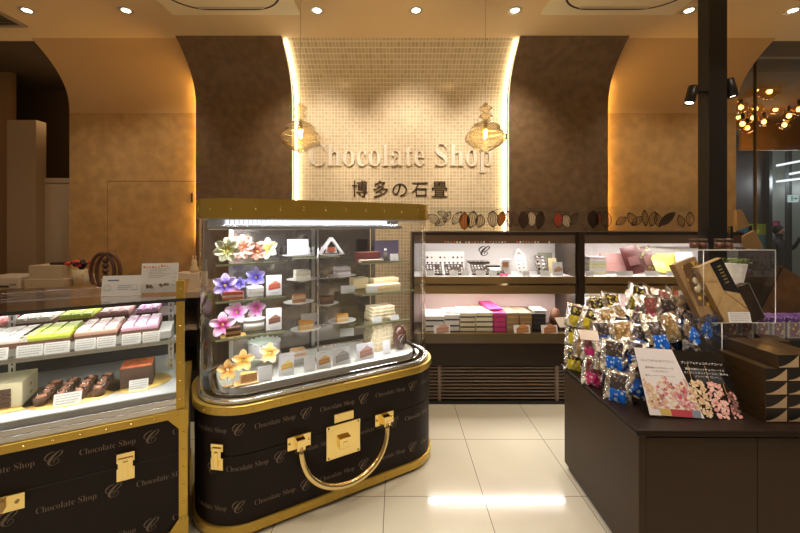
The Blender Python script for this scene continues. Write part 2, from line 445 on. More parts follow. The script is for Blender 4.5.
# ------------------------------------------------------------------ pillar with spotlights
Yp = 2.66
xl, xr = (709 - VX) / F * Yp, (727.5 - VX) / F * Yp
pm = MB().box(xl - .0, xr, Yp, Yp + .10, 0, CEIL)
pil = tag(obj('pillar', pm, mat('pillar black', (.014, .011, .009), .4), bevel=.003), 'slim black square pillar from floor to ceiling behind the right counter', 'pillar')
def spot(px, py, side, label):
    p = at(px, py, Yp + .02)
    t = thing('spotlight', label, 'spotlight', p, 0, 'spotlights clamped on the black pillar')
    d = Vector((-.45 * side * -1, -.25, -1)).normalized() if False else Vector(((-.35 if side < 0 else .12), -.15, -1)).normalized()
    q = d.to_track_quat('-Z', 'Y').to_matrix().to_4x4()
    b = MB(); b.M = q
    b.lathe([(.0001, .075), (.028, .075), (.032, .07), (.032, -.06), (.028, -.062), (.027, -.045)], 20)
    obj('lamp_head', b, m_black, t)
    l = MB(); l.M = q; l.lathe([(.0001, -.05), (.027, -.05)], 20)
    obj('lens', l, emis('spot lens', (1, .86, .62), 9.0), t)
    a = MB(); ex = (xl if side < 0 else xr) - p.x
    a.tube([(0, 0, .02), (ex * .5, .01, .03), (ex - .004 * side * -1 * 0, .01, .03)], .011, 8)
    obj('arm', a, m_black, t)
    return p
sp1 = spot(691, 96, -1, 'small black spotlight on the left side of the pillar')
sp2 = spot(731, 89, 1, 'small black spotlight on the right side of the pillar')

# ------------------------------------------------------------------ pendant lamps
m_pglass = glassmat('amber lamp glass', (1.0, .93, .76), .13, 1.1, power=1.7)
prof = [(.003, .425), (.010, .41), (.030, .392), (.054, .368), (.056, .358), (.036, .345), (.024, .333), (.026, .325), (.054, .305), (.056, .295), (.032, .283), (.022, .27),
        (.034, .262), (.075, .245), (.108, .222), (.116, .208), (.110, .198), (.112, .188), (.140, .165), (.162, .140), (.166, .122), (.158, .100), (.135, .075), (.118, .062), (.112, .054), (.080, .036), (.068, .028), (.035, .010), (.002, 0)]
def pendant(px, label):
    Y = 2.92
    pb = at(px, 153, Y)
    t = thing('pendant_lamp', label, 'pendant lamp', pb, 0, 'blown glass pendant lamps')
    g = MB().lathe([(r * .98, z * .95) for r, z in prof], 40); obj('glass_shade', g, m_pglass, t)
    rb = MB()
    for k in range(5):
        z = (.205, .165, .125, .088, .058)[k]; rr = (.114, .141, .166, .149, .114)[k]
        rb.tube([(rr * .965 * math.cos(a * PI / 18), rr * .965 * math.sin(a * PI / 18), z * .95) for a in range(36)], .0022, 5, closed=True)
    obj('glass_ridge', rb, mat('golden highlight ridge', (.95, .80, .50), .15, spec=.8), t)  # pale yellow puts the glass's golden highlights into the ridge colour
    b = MB().ball((0, 0, .15), .034, 16, 12, sz=1.5); obj('bulb', b, glassmat('bulb glass', (1, .9, .7), .06, .5), t)
    f_ = MB()
    for k in range(4):
        a = k * PI / 2; f_.tube([(.010 * math.cos(a),   .010 * math.sin(a), .115), (.014 * math.cos(a), .014 * math.sin(a), .185)], .004, 5)
    obj('filament', f_, m_fil, t)
    s = MB().lathe([(.0001, .26), (.014, .26), (.017, .24), (.017, .185), (.012, .175), (.0001, .175)], 14); obj('socket', s, m_bronze, t)
    c = MB().tube([(0, 0, .26), (0, 0, CEIL - pb.z - .02)], .0016, 5); c.lathe([(.0001, -.03 + CEIL - pb.z), (.03, -.028 + CEIL - pb.z), (.034, CEIL - pb.z - .001)], 16)
    obj('cord', c, mat('clear cord', (.35, .30, .22), .4), t)
    return pb
pd1 = pendant(300.5, 'amber glass pendant lamp hanging over the left edge of the mosaic wall')
pd2 = pendant(485.5, 'amber glass pendant lamp hanging over the right edge of the mosaic wall')

# ------------------------------------------------------------------ wall lettering
def wall_text(s, x0, x1, y0, y1, name, label, m, depth, off=0):
    a = at(x0, y1, YR); b = at(x1, y0, YR)
    tv, tf = textmb(s, b.x - a.x, b.z - a.z, off=off)
    mb = MB(); solid_text(mb, tv, tf, lambda x, y, d: (a.x + x, YR - .001 - d, a.z + y), depth)
    return tag(obj(name, mb, m), label, 'sign')
wall_text('𝐂𝐡𝐨𝐜𝐨𝐥𝐚𝐭𝐞 𝐒𝐡𝐨𝐩', 309, 492, 144, 172.5, 'wall_lettering', 'raised cream serif letters reading Chocolate Shop on the mosaic', mat('letter cream', (.84, .76, .62), .5), .018, off=-.011)
for i, ch in enumerate('博多の石畳'):
    pass
def kanji():
    mb = MB(); m = mat('sign brown', (.045, .026, .016), .5)
    for i, (ch, xa, xb, ya, yb) in enumerate((('博', 352, 367.5, 180.5, 197), ('多', 373.5, 388, 180.5, 197.5), ('の', 392.5, 407, 183.5, 196.5), ('石', 412, 427.5, 182.5, 197), ('畳', 431.5, 447.5, 181.5, 197))):
        a = at(xa, yb, YR); b = at(xb, ya, YR)
        tv, tf = textmb(ch, b.x - a.x, b.z - a.z, off=-.004)
        solid_text(mb, tv, tf, lambda x, y, d: (a.x + x, YR - .001 - d, a.z + y), .010)
    tag(obj('wall_lettering', mb, m), 'small dark brown Japanese characters below the cream letters', 'sign')
kanji()

# ================================================================== SUITCASE SHOWCASE (centre)
FS = Frame(0, 0, math.radians(30))
S0, S1, B0, B1, RAD = .052, 1.605, 2.089, 2.80, .28
SC_U, SC_V = (S0 + S1) / 2, (B0 + B1) / 2
def fp(ins=0.0, seg=12):
    return [(x - SC_U, y - SC_V) for x, y in rrect(S0 + ins, S1 - ins, B0 + ins, B1 - ins, RAD - ins, seg)]
TOPZ = .70
base = FS.w(SC_U, SC_V)
suit = thing('suitcase_counter', 'large dark brown suitcase-shaped counter with gold rims and a curved brass handle', 'display counter', base, FS.a)
def perim(ins):
    """arc-length walk of the outline starting at the left corner going along the front: u=0 at s = S0+RAD"""
    def P(u, d=0.0):
        L = S1 - S0 - 2 * RAD; r = RAD - ins + d
        if u < 0:
            a = -u / RAD; a = min(a, PI / 2); ext = max(0, -u - RAD * PI / 2)
            return (S0 + RAD - r * math.sin(a) - SC_U, B0 + RAD - r * math.cos(a) + ext - SC_V)
        if u > L:
            a = (u - L) / RAD; ext = max(0, u - L - RAD * PI / 2); a = min(a, PI / 2)
            return (S1 - RAD + r * math.sin(a) - SC_U, B0 + RAD - r * math.cos(a) + ext - SC_V)
        return (S0 + RAD + u - SC_U, B0 + RAD - r - SC_V)
    return P
m_seam = mat('lid seam', (.006, .004, .003), .6)
o = obj('trunk_body', MB().prism(fp(.012), .02, .436, 0, True), m_trunk, suit)
o = obj('trunk_lid', MB().prism(fp(.010), .441, .662, 0, True), m_trunk, suit)
obj('seam', MB().prism(fp(.016), .434, .443, 0, True), m_seam, suit)
obj('foot_plinth', MB().prism(fp(.05), 0, .021), m_black, suit)
obj('lower_rim', MB().ring(fp(-.002), fp(.02), .022, .072), m_gold, suit, bevel=.004)
obj('upper_rim', MB().ring(fp(-.004), fp(.022), .655, TOPZ), m_gold, suit, bevel=.005)
PF = perim(0)
def studs(u0, u1, n, zs, d, r=.0055):
    for z in zs:
        for k in range(n):
            u = u0 + (u1 - u0) * k / (n - 1); x, y = PF(u, d)
            obj('rivet', MB().ball((0, 0, 0), r, 8, 6), m_goldpol, suit, loc=(x, y, z))
studs(-.40, 1.44, 15, (.677,), .005)
studs(-.40, 1.44, 15, (.047,), .003)
# printed monogram pattern
tvA, tfA = textmb('Chocolate Shop', .215, .036, off=-.003, res=2)
tvA, tfA = textmb('𝐂𝐡𝐨𝐜𝐨𝐥𝐚𝐭𝐞 𝐒𝐡𝐨𝐩', .215, .036, off=-.012, res=2)
tvC, tfC = textmb('𝒞', None, .062, off=.002, res=2)
pr = MB(); z0s = ((.575, .244), (.372, .46), (.168, .244))
u00 = S0 + RAD
for zc, s0 in z0s:
    for k in range(-2, 5):
        uc = s0 + .3605 * k - u00
        def mapc(x, y, d): 
            q = PF(uc + x - .025, -.012 + .0115 + .0012 - .0); return (q[0], q[1], zc - .031 + y)
        def mapt(x, y, d):
            q = PF(uc - .27 + x, .0007); return (q[0], q[1], zc - .022 + y)
        if -.40 < uc < 1.45: pr.add([mapc(x, y, 0) for x, y in tvC], tfC)
        if -.15 < uc < 1.75: pr.add([mapt(x, y, 0) for x, y in tvA], tfA)
# body is inset 12 mm: print floats 1 mm above leather
def shift_print():
    mb = MB(); mb.v = pr.v; mb.f = pr.f; mb.mi = pr.mi; mb.sm = pr.sm
    return mb
pr2 = MB()
for zc, s0 in z0s:
    for k in range(-2, 5):
        uc = s0 + .3605 * k - u00
        if -.40 < uc < 1.45: pr2.add([(*PF(uc + x - .025, -.0088), zc - .031 + y) for x, y in tvC], tfC)
        if -.15 < uc < 1.75: pr2.add([(*PF(uc - .27 + x, -.0088), zc - .022 + y) for x, y in tvA], tfA)
obj('print_pattern', pr2, m_print, suit)
# brass fittings
def loc_s(px, py, v=B0): return FS.u_at(px, v) - SC_U, v - SC_V, FS.z_at(px, py, v)
yf = B0 - SC_V
lx, _, lz = loc_s(343.6, 439)
lp = MB(); lp.box(lx - .108, lx + .108, yf - .004, yf + .012, lz - .10, lz + .10)
lock = obj('lock_plate', lp, m_goldpol, suit, bevel=.003)
lt = MB(); lt.box(lx - .062, lx + .062, yf - .010, yf + .012, lz + .112, lz + .165)
obj('lock_tab', lt, m_goldpol, lock, bevel=.004)
lk = MB(); lk.box(lx - .036, lx + .036, yf - .030, yf - .004, lz - .040, lz + .022); lk.box(lx - .014, lx + .014, yf - .033, yf - .03, lz - .028, lz)
obj('lock_button', lk, m_goldpol, lock, bevel=.004)
sm_ = MB()
for sx in (-1, 1):
    for sz in (-1, 1): obj('screw', MB().ball((lx + sx * .094, yf - .005, lz + sz * .087), .006, 8, 6), m_bronze, lock)
a1, _, z1 = loc_s(299, 441); a2, _, z2 = loc_s(384, 418)
for ax, az in ((a1, z1), (a2, z2)):
    b = MB(); b.box(ax - .066, ax + .066, yf - .008, yf + .012, az - .038, az + .038)
    br = obj('handle_bracket', b, m_goldpol, suit, bevel=.003)
    b = MB(); b.box(ax - .024, ax + .024, yf - .05, yf - .008, az - .03, az + .03); b.ball((ax - .055, yf - .010, az), .007, 8, 6); b.ball((ax + .055, yf - .010, az), .007, 8, 6)
    obj('hinge', b, m_goldpol, br, bevel=.004)
hw = (a2 - a1) / 2; hc = (a1 + a2) / 2; zc = (z1 + z2) / 2 - .01
pts = []; rr = []
for k in range(33):
    a = PI * k / 32; pts.append((hc - hw * math.cos(a), yf - .040 - .035 * math.sin(a), zc - .272 * math.sin(a) ** .85)); rr.append(.0145 + .006 * math.sin(a))
obj('handle', MB().tube(pts, rr, 12), mat('aged brass', (.85, .66, .30), .18, metal=1), suit)
# small side latch on the left corner
uL = -.185
x, y = PF(uL, .002); aL = -uL / RAD
b = MB(); b.M = Matrix.Translation((x, y, .445)) @ Matrix.Rotation(-aL, 4, 'Z')
b.box(-.034, .034, -.008, .012, .028, .068); b.box(-.026, .026, -.014, -.006, -.01, .05); b.box(-.034, .034, -.008, .014, -.068, -.004); b.box(-.009, .009, -.02, -.006, -.05, .03)
obj('latch', b, m_goldpol, suit, bevel=.002)

# glass showcase that stands on it
sg = thing('glass_showcase', 'tall round-cornered glass showcase with a gold canopy on the suitcase counter', 'showcase', base + Vector((0, 0, TOPZ)), FS.a)
H0, H1, H2 = 0.0, 1.686 - TOPZ, 1.792 - TOPZ
obj('base_rail', MB().ring(fp(.022), fp(.052), .0015, .022), m_silver, sg, bevel=.003)
obj('glass_wall', MB().prism(fp(.034), .010, H1 + .01, 0, True, cap=False), glassmat('showcase glass', (.97, .98, .98), .05, 1.1, power=2.6), sg)
obj('canopy', MB().prism(fp(.018, 16), H1, H2, 0, True), m_gold, sg)
obj('canopy_lining', MB().prism(fp(.05, 16), H1 - .006, H1 + .001), mat('lining white', (.7, .7, .72), .4), sg)
deck = MB().prism(fp(.13), .0015, .045, 0, True); obj('deck', deck, m_white, sg)
obj('deck_trim', MB().ring(fp(.085), fp(.112), .0015, .026), m_chrome, sg, bevel=.003)
for k in range(15):
    u = -.38 + 1.82 * k / 14; x, y = PF(u, -.018); obj('stud', MB().tube([(x, y, H1 + .045), (x, y, H1 + .068)], .0035, 6), m_goldpol, sg)
# ribbed light bar under the canopy
m_tubeE = emis('showcase tube', (.93, .94, 1.0), 1.25)
lb = MB(); nseg = 42; xa, xb = -.62, .385; yb = B0 + .13 - SC_V
lb_r = MB()
for k in range(nseg):
    xx = xa + (xb - xa) * k / nseg; lb.box(xx, xx + (xb - xa) / nseg * .55, yb, yb + .04, H1 - .036, H1 - .008)
obj('light_tube', lb, m_tubeE, sg)
b = MB().box(xa - .09, xb + .10, yb - .012, yb + .05, H1 - .062, H1 - .042); b.box(xa - .09, xb + .1, yb + .044, yb + .054, H1 - .062, H1 - .005)
obj('light_rail', b, m_silver, sg, bevel=.002)
# smoked rear doors and uprights
m_rear = mat('smoked mirror', (.42, .38, .36), .14, metal=.9)
yr_ = B1 - .07 - SC_V
b = MB().box(-.55, .02, yr_, yr_ + .008, .03, H1 - .01); obj('rear_door', b, m_rear, sg)
b = MB().box(.03, .50, yr_ + .012, yr_ + .02, .03, H1 - .01); obj('rear_door', b, m_rear, sg)
for xx in (-.56, .0, .50):
    obj('upright', MB().box(xx, xx + .028, yr_ - .03, yr_ - .005, .02, H1), m_silver, sg, bevel=.002)

# ---- shelves & contents, working in showcase coordinates (u along the front, v = depth)
SHZ = {1: 1.437, 2: 1.235, 3: 1.03, 'A': 1.40, 'B': 1.19, 'C': .985, 'D': TOPZ + .046}
def gshelf(u0, u1, v0, v1, z, label):
    t = thing('glass_shelf', label, 'shelf', FS.w((u0 + u1) / 2, (v0 + v1) / 2, z - .010), FS.a, 'glass shelves in the round showcase')
    hw, hd = (u1 - u0) / 2, (v1 - v0) / 2
    obj('pane', MB().prism(rrect(-hw, hw, -hd, hd, .03, 5), 0, .0095), glassmat('shelf glass', (.93, .97, .90), .08, .6), t)
    obj('front_edge', MB().box(-hw + .02, hw - .02, -hd - .004, -hd, -.001, .0105), m_edge, t)
    br = MB()
    for sx in (-1, 1): br.box(sx * hw * .8 - .006, sx * hw * .8 + .006, -hd * .3, hd + .0, -.014, -.001)
    obj('bracket', br, m_silver, t)
for z, nm in ((1, 'upper'), (2, 'middle'), (3, 'lower')):
    gshelf(.135, .545, 2.22, 2.62, SHZ[z], f'{nm} glass shelf at the left end of the round showcase')
gshelf(1.0, 1.40, 2.24, 2.62, SHZ['A'], 'upper glass shelf at the right end of the round showcase')
gshelf(1.0, 1.45, 2.24, 2.64, SHZ['B'], 'middle glass shelf at the right end of the round showcase')
gshelf(.96, 1.42, 2.24, 2.60, SHZ['C'], 'lower glass shelf at the right end of the round showcase')

def S(px, v, z, dz=.0): # point in showcase on height z
    return FS.w(FS.u_at(px, v), v, z + dz)

# --- prototypes
m_petal = {}
def flower(name, label, c_out, c_in, r, loc, tilt, n=7, group=None, yaw=0, stem=.0):
    t = thing(name, label, 'paper flower', loc, 0, group, rot=(math.radians(78) + tilt, 0, FS.a * .3 + yaw))
    mk = 'petal %.2f %.2f %.2f' % c_out
    if mk not in MATS:
        m = mat(mk, c_out, .6); nt = m.node_tree; b = nt.nodes['Principled BSDF']
        tc = nt.nodes.new('ShaderNodeTexCoord'); ln = nt.nodes.new('ShaderNodeVectorMath'); ln.operation = 'LENGTH'
        mr = nt.nodes.new('ShaderNodeMapRange'); mr.inputs[1].default_value = r * .25; mr.inputs[2].default_value = r * .8
        mx = nt.nodes.new('ShaderNodeMix'); mx.data_type = 'RGBA'; mx.inputs[6].default_value = (*c_in, 1); mx.inputs[7].default_value = (*c_out, 1)
        nt.links.new(tc.outputs['Object'], ln.inputs[0]); nt.links.new(ln.outputs['Value'], mr.inputs[0]); nt.links.new(mr.outputs[0], mx.inputs[0]); nt.links.new(mx.outputs[2], b.inputs['Base Color'])
    for k in range(n):
        a = 2 * PI * k / n; mb = MB(); W = 7; Hh = 7; vs = []; fs = []
        for i in range(Hh):
            q = i / (Hh - 1); wid = r * .36 * math.sin(PI * (.12 + .82 * q)) ** .8
            for j in range(W):
                s_ = (j / (W - 1) - .5) * 2
                vs.append((s_ * wid, .12 * r + r * .9 * q, .10 * r * math.sin(PI * q) + .16 * r * s_ * s_ + .25 * r * q * q))
        for i in range(Hh - 1):
            for j in range(W - 1): fs.append((i * W + j, i * W + j + 1, (i + 1) * W + j + 1, (i + 1) * W + j))
        mb.M = Matrix.Rotation(a, 4, 'Z'); mb.add(vs, fs, 0, True)
        o = obj('petal', mb, MATS[mk], t); sd = o.modifiers.new('s', 'SOLIDIFY'); sd.thickness = .0012
    cm = MB()
    for k in range(6):
        a = k * PI / 3; cm.tube([(0, 0, 0), (.08 * r * math.cos(a), .08 * r * math.sin(a), .25 * r)], .035 * r, 5)
    obj('stamen', cm, mat('stamen yellow', (.85, .65, .15), .5), t)
    if stem:
        sm = MB(); sm.tube([(0, 0, 0), (0, -stem * .5, -.02), (0, -stem, -.02)], .002, 5); obj('stem', sm, mat('wire green', (.3, .36, .2), .5), t)
    return t

def cake_slice(name, label, cat, loc, rotz, layers, top, L=.085, W=.055, H=.045, group=None, sc=1):
    """wedge: layers = list of colours bottom-up"""
    t = thing(name, label, cat, loc, rotz, group)
    L *= sc; W *= sc; H *= sc
    tri = [(-W / 2, L / 2), (0, -L / 2), (W / 2, L / 2)]
    tri = [(-W / 2, L * .45), (-W * .08, -L / 2), (W * .08, -L / 2), (W / 2, L * .45), (0, L * .52)][::1]
    z = .0005; n = len(layers)
    for k, c in enumerate(layers):
        h = H / n
        obj('layer', MB().prism(tri[::-1] if False else [(p[0], p[1]) for p in (tri[1], tri[2], tri[3], tri[4], tri[0])], z, z + h), mat('cake %.2f %.2f %.2f' % c, c, .7, noise=.2, nscale=180), t, bevel=.0008)
        z += h
    b = MB(); s_ = .94
    b.prism([(p[0] * s_, p[1] * s_) for p in (tri[1], tri[2], tri[3], tri[4], tri[0])], z, z + .006)
    obj('glaze', b, mat('glaze %.2f %.2f %.2f' % top, top, .22, coat=.4, noise=.2, nscale=90), t, bevel=.0015)
    return t

def square_cake(name, label, cat, loc, rotz, layers, top, L=.08, W=.06, H=.05, group=None):
    t = thing(name, label, cat, loc, rotz, group); z = .0005; n = len(layers)
    for c in layers:
        obj('layer', MB().box(-W / 2, W / 2, -L / 2, L / 2, z, z + H / n), mat('cake %.2f %.2f %.2f' % c, c, .7, noise=.2, nscale=180), t, bevel=.001); z += H / n
    obj('glaze', MB().box(-W / 2 * .97, W / 2 * .97, -L / 2 * .97, L / 2 * .97, z, z + .005), mat('glaze %.2f %.2f %.2f' % top, top, .3, noise=.25, nscale=120), t, bevel=.001)
    return t

def plate(label, loc, r=.09, cat='plate', group='white cake plates on the showcase stand', arm=0, ra=None):
    t = thing('plate', label, cat, loc, FS.a, group)
    obj('dish', MB().lathe([(.0001, .0), (r * .55, .0), (r * .6, .002), (r * .98, .010), (r, .0125), (r * .96, .0125), (r * .58, .0055), (.0001, .005)], 32, sy=.8), m_plate, t)
    return t

def picture_card(label, loc, rotz, w, h, pic, group=None, lean=-10, bg=(.86, .85, .84), name='picture_card'):
    """folded white card with a printed slice of cake; pic=(side colour, top colour)"""
    t = thing(name, label, 'card', loc, 0, group, rot=(math.radians(lean), 0, rotz))
    obj('card', MB().box(-w / 2, w / 2, 0, .002, 0, h), mat('card %.2f %.2f %.2f' % bg, bg, .45), t)
    if pic:
        side, top = pic; pm = MB(); e = -.0006; s_ = w * .38; cx, cz = .04 * w, h * .46
        # slice drawn flat on the card
        pm.add([(cx - s_, e, cz - s_ * .75), (cx + s_, e, cz - s_ * .45), (cx + s_, e, cz + s_ * .40), (cx - s_, e, cz + s_ * .15)], [(0, 1, 2, 3)], 0)
        pm.add([(cx - s_, e * 1.2, cz + s_ * .15), (cx + s_, e * 1.2, cz + s_ * .40), (cx + s_ * .15, e * 1.2, cz + s_ * .95)], [(0, 1, 2)], 1)
        pm.add([(cx - s_, e * 1.4, cz - s_ * .25), (cx + s_, e * 1.4, cz - s_ * .02), (cx + s_, e * 1.4, cz + s_ * .06), (cx - s_, e * 1.4, cz - s_ * .15)], [(0, 1, 2, 3)], 1)
        obj('printed_picture', pm, [mat('ink %.2f %.2f %.2f' % side, side, .5), mat('ink %.2f %.2f %.2f' % top, top, .5)], t)
    ln = MB(); 
    for k, (q, ww) in enumerate(((.90, .5), (.12, .7), (.06, .5))): ln.box(-w * ww / 2, w * ww / 2, -.0006, 0, h * q, h * q + h * .018)
    obj('printed_text', ln, mat('ink grey', (.42, .40, .38), .6), t)
    return t
def price_card(label, loc, rotz, w=.06, h=.045, group=None, lean=-18, name='price_card'):
    t = thing(name, label, 'price card', loc, 0, group, rot=(math.radians(lean), 0, rotz))
    obj('card', MB().box(-w / 2, w / 2, 0, .0016, .0005, h), m_cardw, t)
    ln = MB(); r = random.Random(hash_(label))
    for k in range(4):
        z = h * (.80 - .2 * k); x = -w * .42
        while x < w * (.40 - .12 * (k == 3)):
            q = w * r.uniform(.04, .13); ln.add([(x, -.0006, z), (min(x + q, w * .43), -.0006, z), (min(x + q, w * .43), -.0006, z + h * .07), (x, -.0006, z + h * .07)], [(0, 1, 2, 3)]); x += q + w * .025
    obj('printed_text', ln, mat('ink grey', (.42, .40, .38), .6), t)
    return t
def hash_(s): return sum(ord(c) * (i + 7) for i, c in enumerate(s)) % 99991

def carton(name, label, cat, loc, rotz, w, d, h, m, group=None, band=None, lidh=.0, rot=None):
    t = thing(name, label, cat, loc, rotz, group, rot=rot)
    obj('base', MB().box(-w / 2 + .0015, w / 2 - .0015, -d / 2 + .0015, d / 2 - .0015, .0005, h * .75), m, t)
    obj('lid', MB().box(-w / 2, w / 2, -d / 2, d / 2, h * .42, h), m, t, bevel=.0012)
    if band: obj('ribbon', MB().box(-w * .07, w * .07, -d / 2 - .0008, d / 2 + .0008, h * .02, h + .0008), band, t)
    return t

# --- left end: flowers etc.
GY = 'paper flowers in the showcase'
f1 = flower('paper_flower', 'pale yellow paper flower at the left on the top shelf of the showcase', (.90, .90, .66), (.80, .80, .25), .070, S(227, 2.32, SHZ[1], .068), 0, 7, GY, .25, .05)
f2 = flower('paper_flower', 'large salmon pink paper flower on the top shelf of the showcase', (.92, .55, .45), (.80, .22, .16), .072, S(243, 2.36, SHZ[1], .080), 0, 9, GY, 0, .06)
f3 = flower('paper_flower', 'smaller salmon paper flower on the top shelf, between the large one and the cream one', (.90, .50, .38), (.75, .20, .12), .052, S(257.5, 2.32, SHZ[1], .055), 0, 8, GY, -.1, .04)
f4 = flower('paper_flower', 'cream yellow paper flower at the right on the top shelf of the showcase', (.88, .87, .62), (.78, .78, .20), .064, S(268.5, 2.34, SHZ[1], .068), 0, 6, GY, -.2, .05)
f5 = flower('paper_flower', 'lilac paper flower with a deep violet heart on the middle left shelf', (.62, .52, .92), (.16, .08, .60), .066, S(225, 2.30, SHZ[2], .075), .1, 6, GY, .3, .06)
f6 = flower('paper_flower', 'small violet blue paper flower in the middle of the middle left shelf', (.42, .36, .90), (.12, .08, .70), .036, S(240, 2.36, SHZ[2], .070), 0, 6, GY, .1, .05)
f7 = flower('paper_flower', 'violet blue paper flower at the right of the middle left shelf', (.55, .48, .95), (.12, .08, .75), .060, S(256.5, 2.38, SHZ[2], .096), 0, 6, GY, -.1, .08)
f8 = flower('paper_flower', 'pink orchid-like paper flower at the left end of the lower left shelf', (.95, .70, .90), (.90, .05, .45), .068, S(222.5, 2.29, SHZ[3], .062), 0, 5, GY, .3, .05)
f9 = flower('paper_flower', 'pink and white paper flower in the middle of the lower left shelf', (.96, .74, .93), (.90, .10, .60), .066, S(237.5, 2.36, SHZ[3], .108), 0, 5, GY, 0, .09)
f10 = flower('paper_flower', 'pink and white paper flower at the right of the lower left shelf', (.96, .74, .93), (.90, .10, .60), .060, S(257, 2.40, SHZ[3], .110), 0, 5, GY, -.2, .09)
DZ = SHZ['D']
f11 = flower('paper_flower', 'orange yellow paper flower at the far left of the showcase deck', (.98, .66, .25), (.95, .42, .03), .056, S(227.5, 2.33, DZ, .075), 0, 5, GY, .3, .06)
f12 = flower('paper_flower', 'orange yellow paper flower above the slice on the wooden board', (.98, .70, .30), (.95, .48, .03), .062, S(243.5, 2.36, DZ, .105), 0, 5, GY, .1, .09)
f13 = flower('paper_flower', 'orange yellow paper flower in front of the white drum cake', (.98, .72, .34), (.95, .50, .05), .060, S(270.5, 2.32, DZ, .135), 0, 5, GY, -.2, .12)

# drum cake on its stand
p = S(264.5, 2.48, DZ)
t = thing('drum_cake', 'round white iced cake raised on the left of the showcase deck', 'cake', p, FS.a)
obj('icing', MB().lathe([(.0001, .165), (.088, .165), (.096, .157), (.096, .085), (.094, .083), (.0001, .083)], 40), mat('icing', (.80, .79, .84), .45), t)
obj('pedestal', MB().lathe([(.0001, .082), (.104, .082), (.104, .076), (.02, .072), (.016, .02), (.06, .004), (.062, .0005), (.0001, .0005)], 32), m_plate, t)
pl = MB()
for k in range(16):
    a = 2 * PI * k / 16; pl.ball((.093 * math.cos(a), .093 * math.sin(a), .163), .009, 8, 6)
obj('piped_border', pl, mat('icing', (.80, .79, .84), .45), t)
# wooden board with slice
p = S(244, 2.27, DZ)
t = thing('serving_board', 'small wooden board with a round knob handle at the front left of the showcase deck', 'board', p, FS.a)
obj('board', MB().box(-.055, .075, -.04, .04, .0006, .010), mat('light wood', (.68, .42, .17), .5, noise=.2, nscale=25), t, bevel=.003)
h = MB(); h.box(-.09, -.05, -.008, .008, .0006, .009); h.lathe([(.0001, .0006), (.014, .0006), (.015, .005), (.014, .0095), (.0001, .0095)], 16, c=(-.098, 0, 0)); obj('handle', h, mat('light wood', (.68, .42, .17), .5, noise=.2, nscale=25), t)
cake_slice('cake_slice', 'orange cake slice on the small wooden board', 'cake', S(249, 2.27, DZ, .0105), 1.9, [(.75, .45, .2), (.8, .42, .14), (.75, .45, .2)], (.85, .50, .16), group='cake slices in the round showcase', L=.09, W=.06, H=.042)
picture_card('white price card standing in front of the orange slice on the showcase deck', S(265.5, 2.235, DZ), FS.a * .9, .075, .088, None)
PC = 'picture cards along the showcase front'
picture_card('picture card with a yellow cake slice on the showcase deck', S(286.5, 2.26, DZ), FS.a * .7, .088, .130, ((.70, .45, .10), (.85, .65, .2)), PC, bg=(.70, .69, .70))
picture_card('plain white card at the centre of the showcase deck, left of the orange-slice card', S(310, 2.25, DZ), FS.a * .8, .070, .092, None, PC)
picture_card('picture card with an orange cake slice at the centre of the showcase deck', S(324, 2.255, DZ), FS.a * .8, .092, .108, ((.60, .30, .10), (.9, .55, .2)), PC)
picture_card('picture card with a grey cake slice on the showcase deck', S(342, 2.26, DZ), FS.a * .9, .118, .108, ((.35, .33, .32), (.5, .48, .46)), PC, bg=(.80, .80, .82))
picture_card('glossy picture card with a brown cake slice at the right of the showcase deck', S(366, 2.265, DZ), FS.a * .9, .122, .108, ((.42, .22, .18), (.6, .36, .3)), PC, bg=(.76, .74, .78))
picture_card('narrow white card beside the brown cocoa pod on the showcase deck', S(387, 2.28, DZ), FS.a * .9, .055, .095, None, PC)
# mini cakes behind the cards
square_cake('mousse_cake', 'white square mousse cake with orange topping on the showcase deck', 'cake', S(298, 2.40, DZ, .05), FS.a, [(.85, .80, .78), (.8, .5, .3), (.85, .8, .78)], (.85, .5, .25), .07, .09, .05)
cb = thing('cake_riser', 'small clear riser under the white square mousse cake', 'riser', S(298, 2.40, DZ), FS.a); obj('block', MB().box(-.05, .05, -.04, .04, .0005, .0495), m_acryl, cb)

# shelf 2 / 3 stuff
cake_slice('cake_slice', 'long red strawberry cake slice at the left of the middle left shelf', 'cake', S(233, 2.27, SHZ[2]), 1.75, [(.75, .2, .12), (.85, .6, .5), (.6, .12, .08)], (.80, .20, .14), L=.11, W=.06, H=.036, group='cake slices in the round showcase')
carton('cake_box', 'white card box beside the strawberry slice on the middle left shelf', 'box', S(255, 2.32, SHZ[2]), FS.a, .085, .08, .052, m_cardw)
picture_card('picture card with a red cake slice at the right of the middle left shelf', S(274, 2.27, SHZ[2]), FS.a * .7, .088, .118, ((.50, .10, .05), (.62, .2, .12)), PC, bg=(.72, .72, .74))
picture_card('picture card with a dark chocolate slice at the right of the lower left shelf', S(274, 2.27, SHZ[3]), FS.a * .7, .088, .126, ((.16, .07, .04), (.28, .13, .08)), PC, bg=(.68, .67, .66))
square_cake('chocolate_cake', 'dark brown striped chocolate cake on the lower left shelf', 'cake', S(233, 2.27, SHZ[3]), FS.a, [(.10, .04, .02), (.55, .3, .12), (.10, .04, .02)], (.16, .07, .03), .05, .075, .042)
b = thing('gold_tray', 'small gold tray under the striped chocolate cake', 'tray', S(233, 2.27, SHZ[3], -.0), FS.a)
CT = b
obj('tray', MB().prism(rrect(-.065, .065, -.035, .035, .01), .0003, .0005), m_goldboard, b)
t = thing('oval_box', 'white oval lidded box on the lower left shelf', 'box', S(254, 2.34, SHZ[3]), FS.a)
obj('body', MB().lathe([(.0001, .0005), (.060, .0005), (.060, .056), (.0001, .056)], 28, sy=.6), m_cardw, t); obj('lid', MB().lathe([(.0001, .068), (.060, .068), (.064, .066), (.064, .052), (.061, .052)], 28, sy=.62), m_cardw, t)

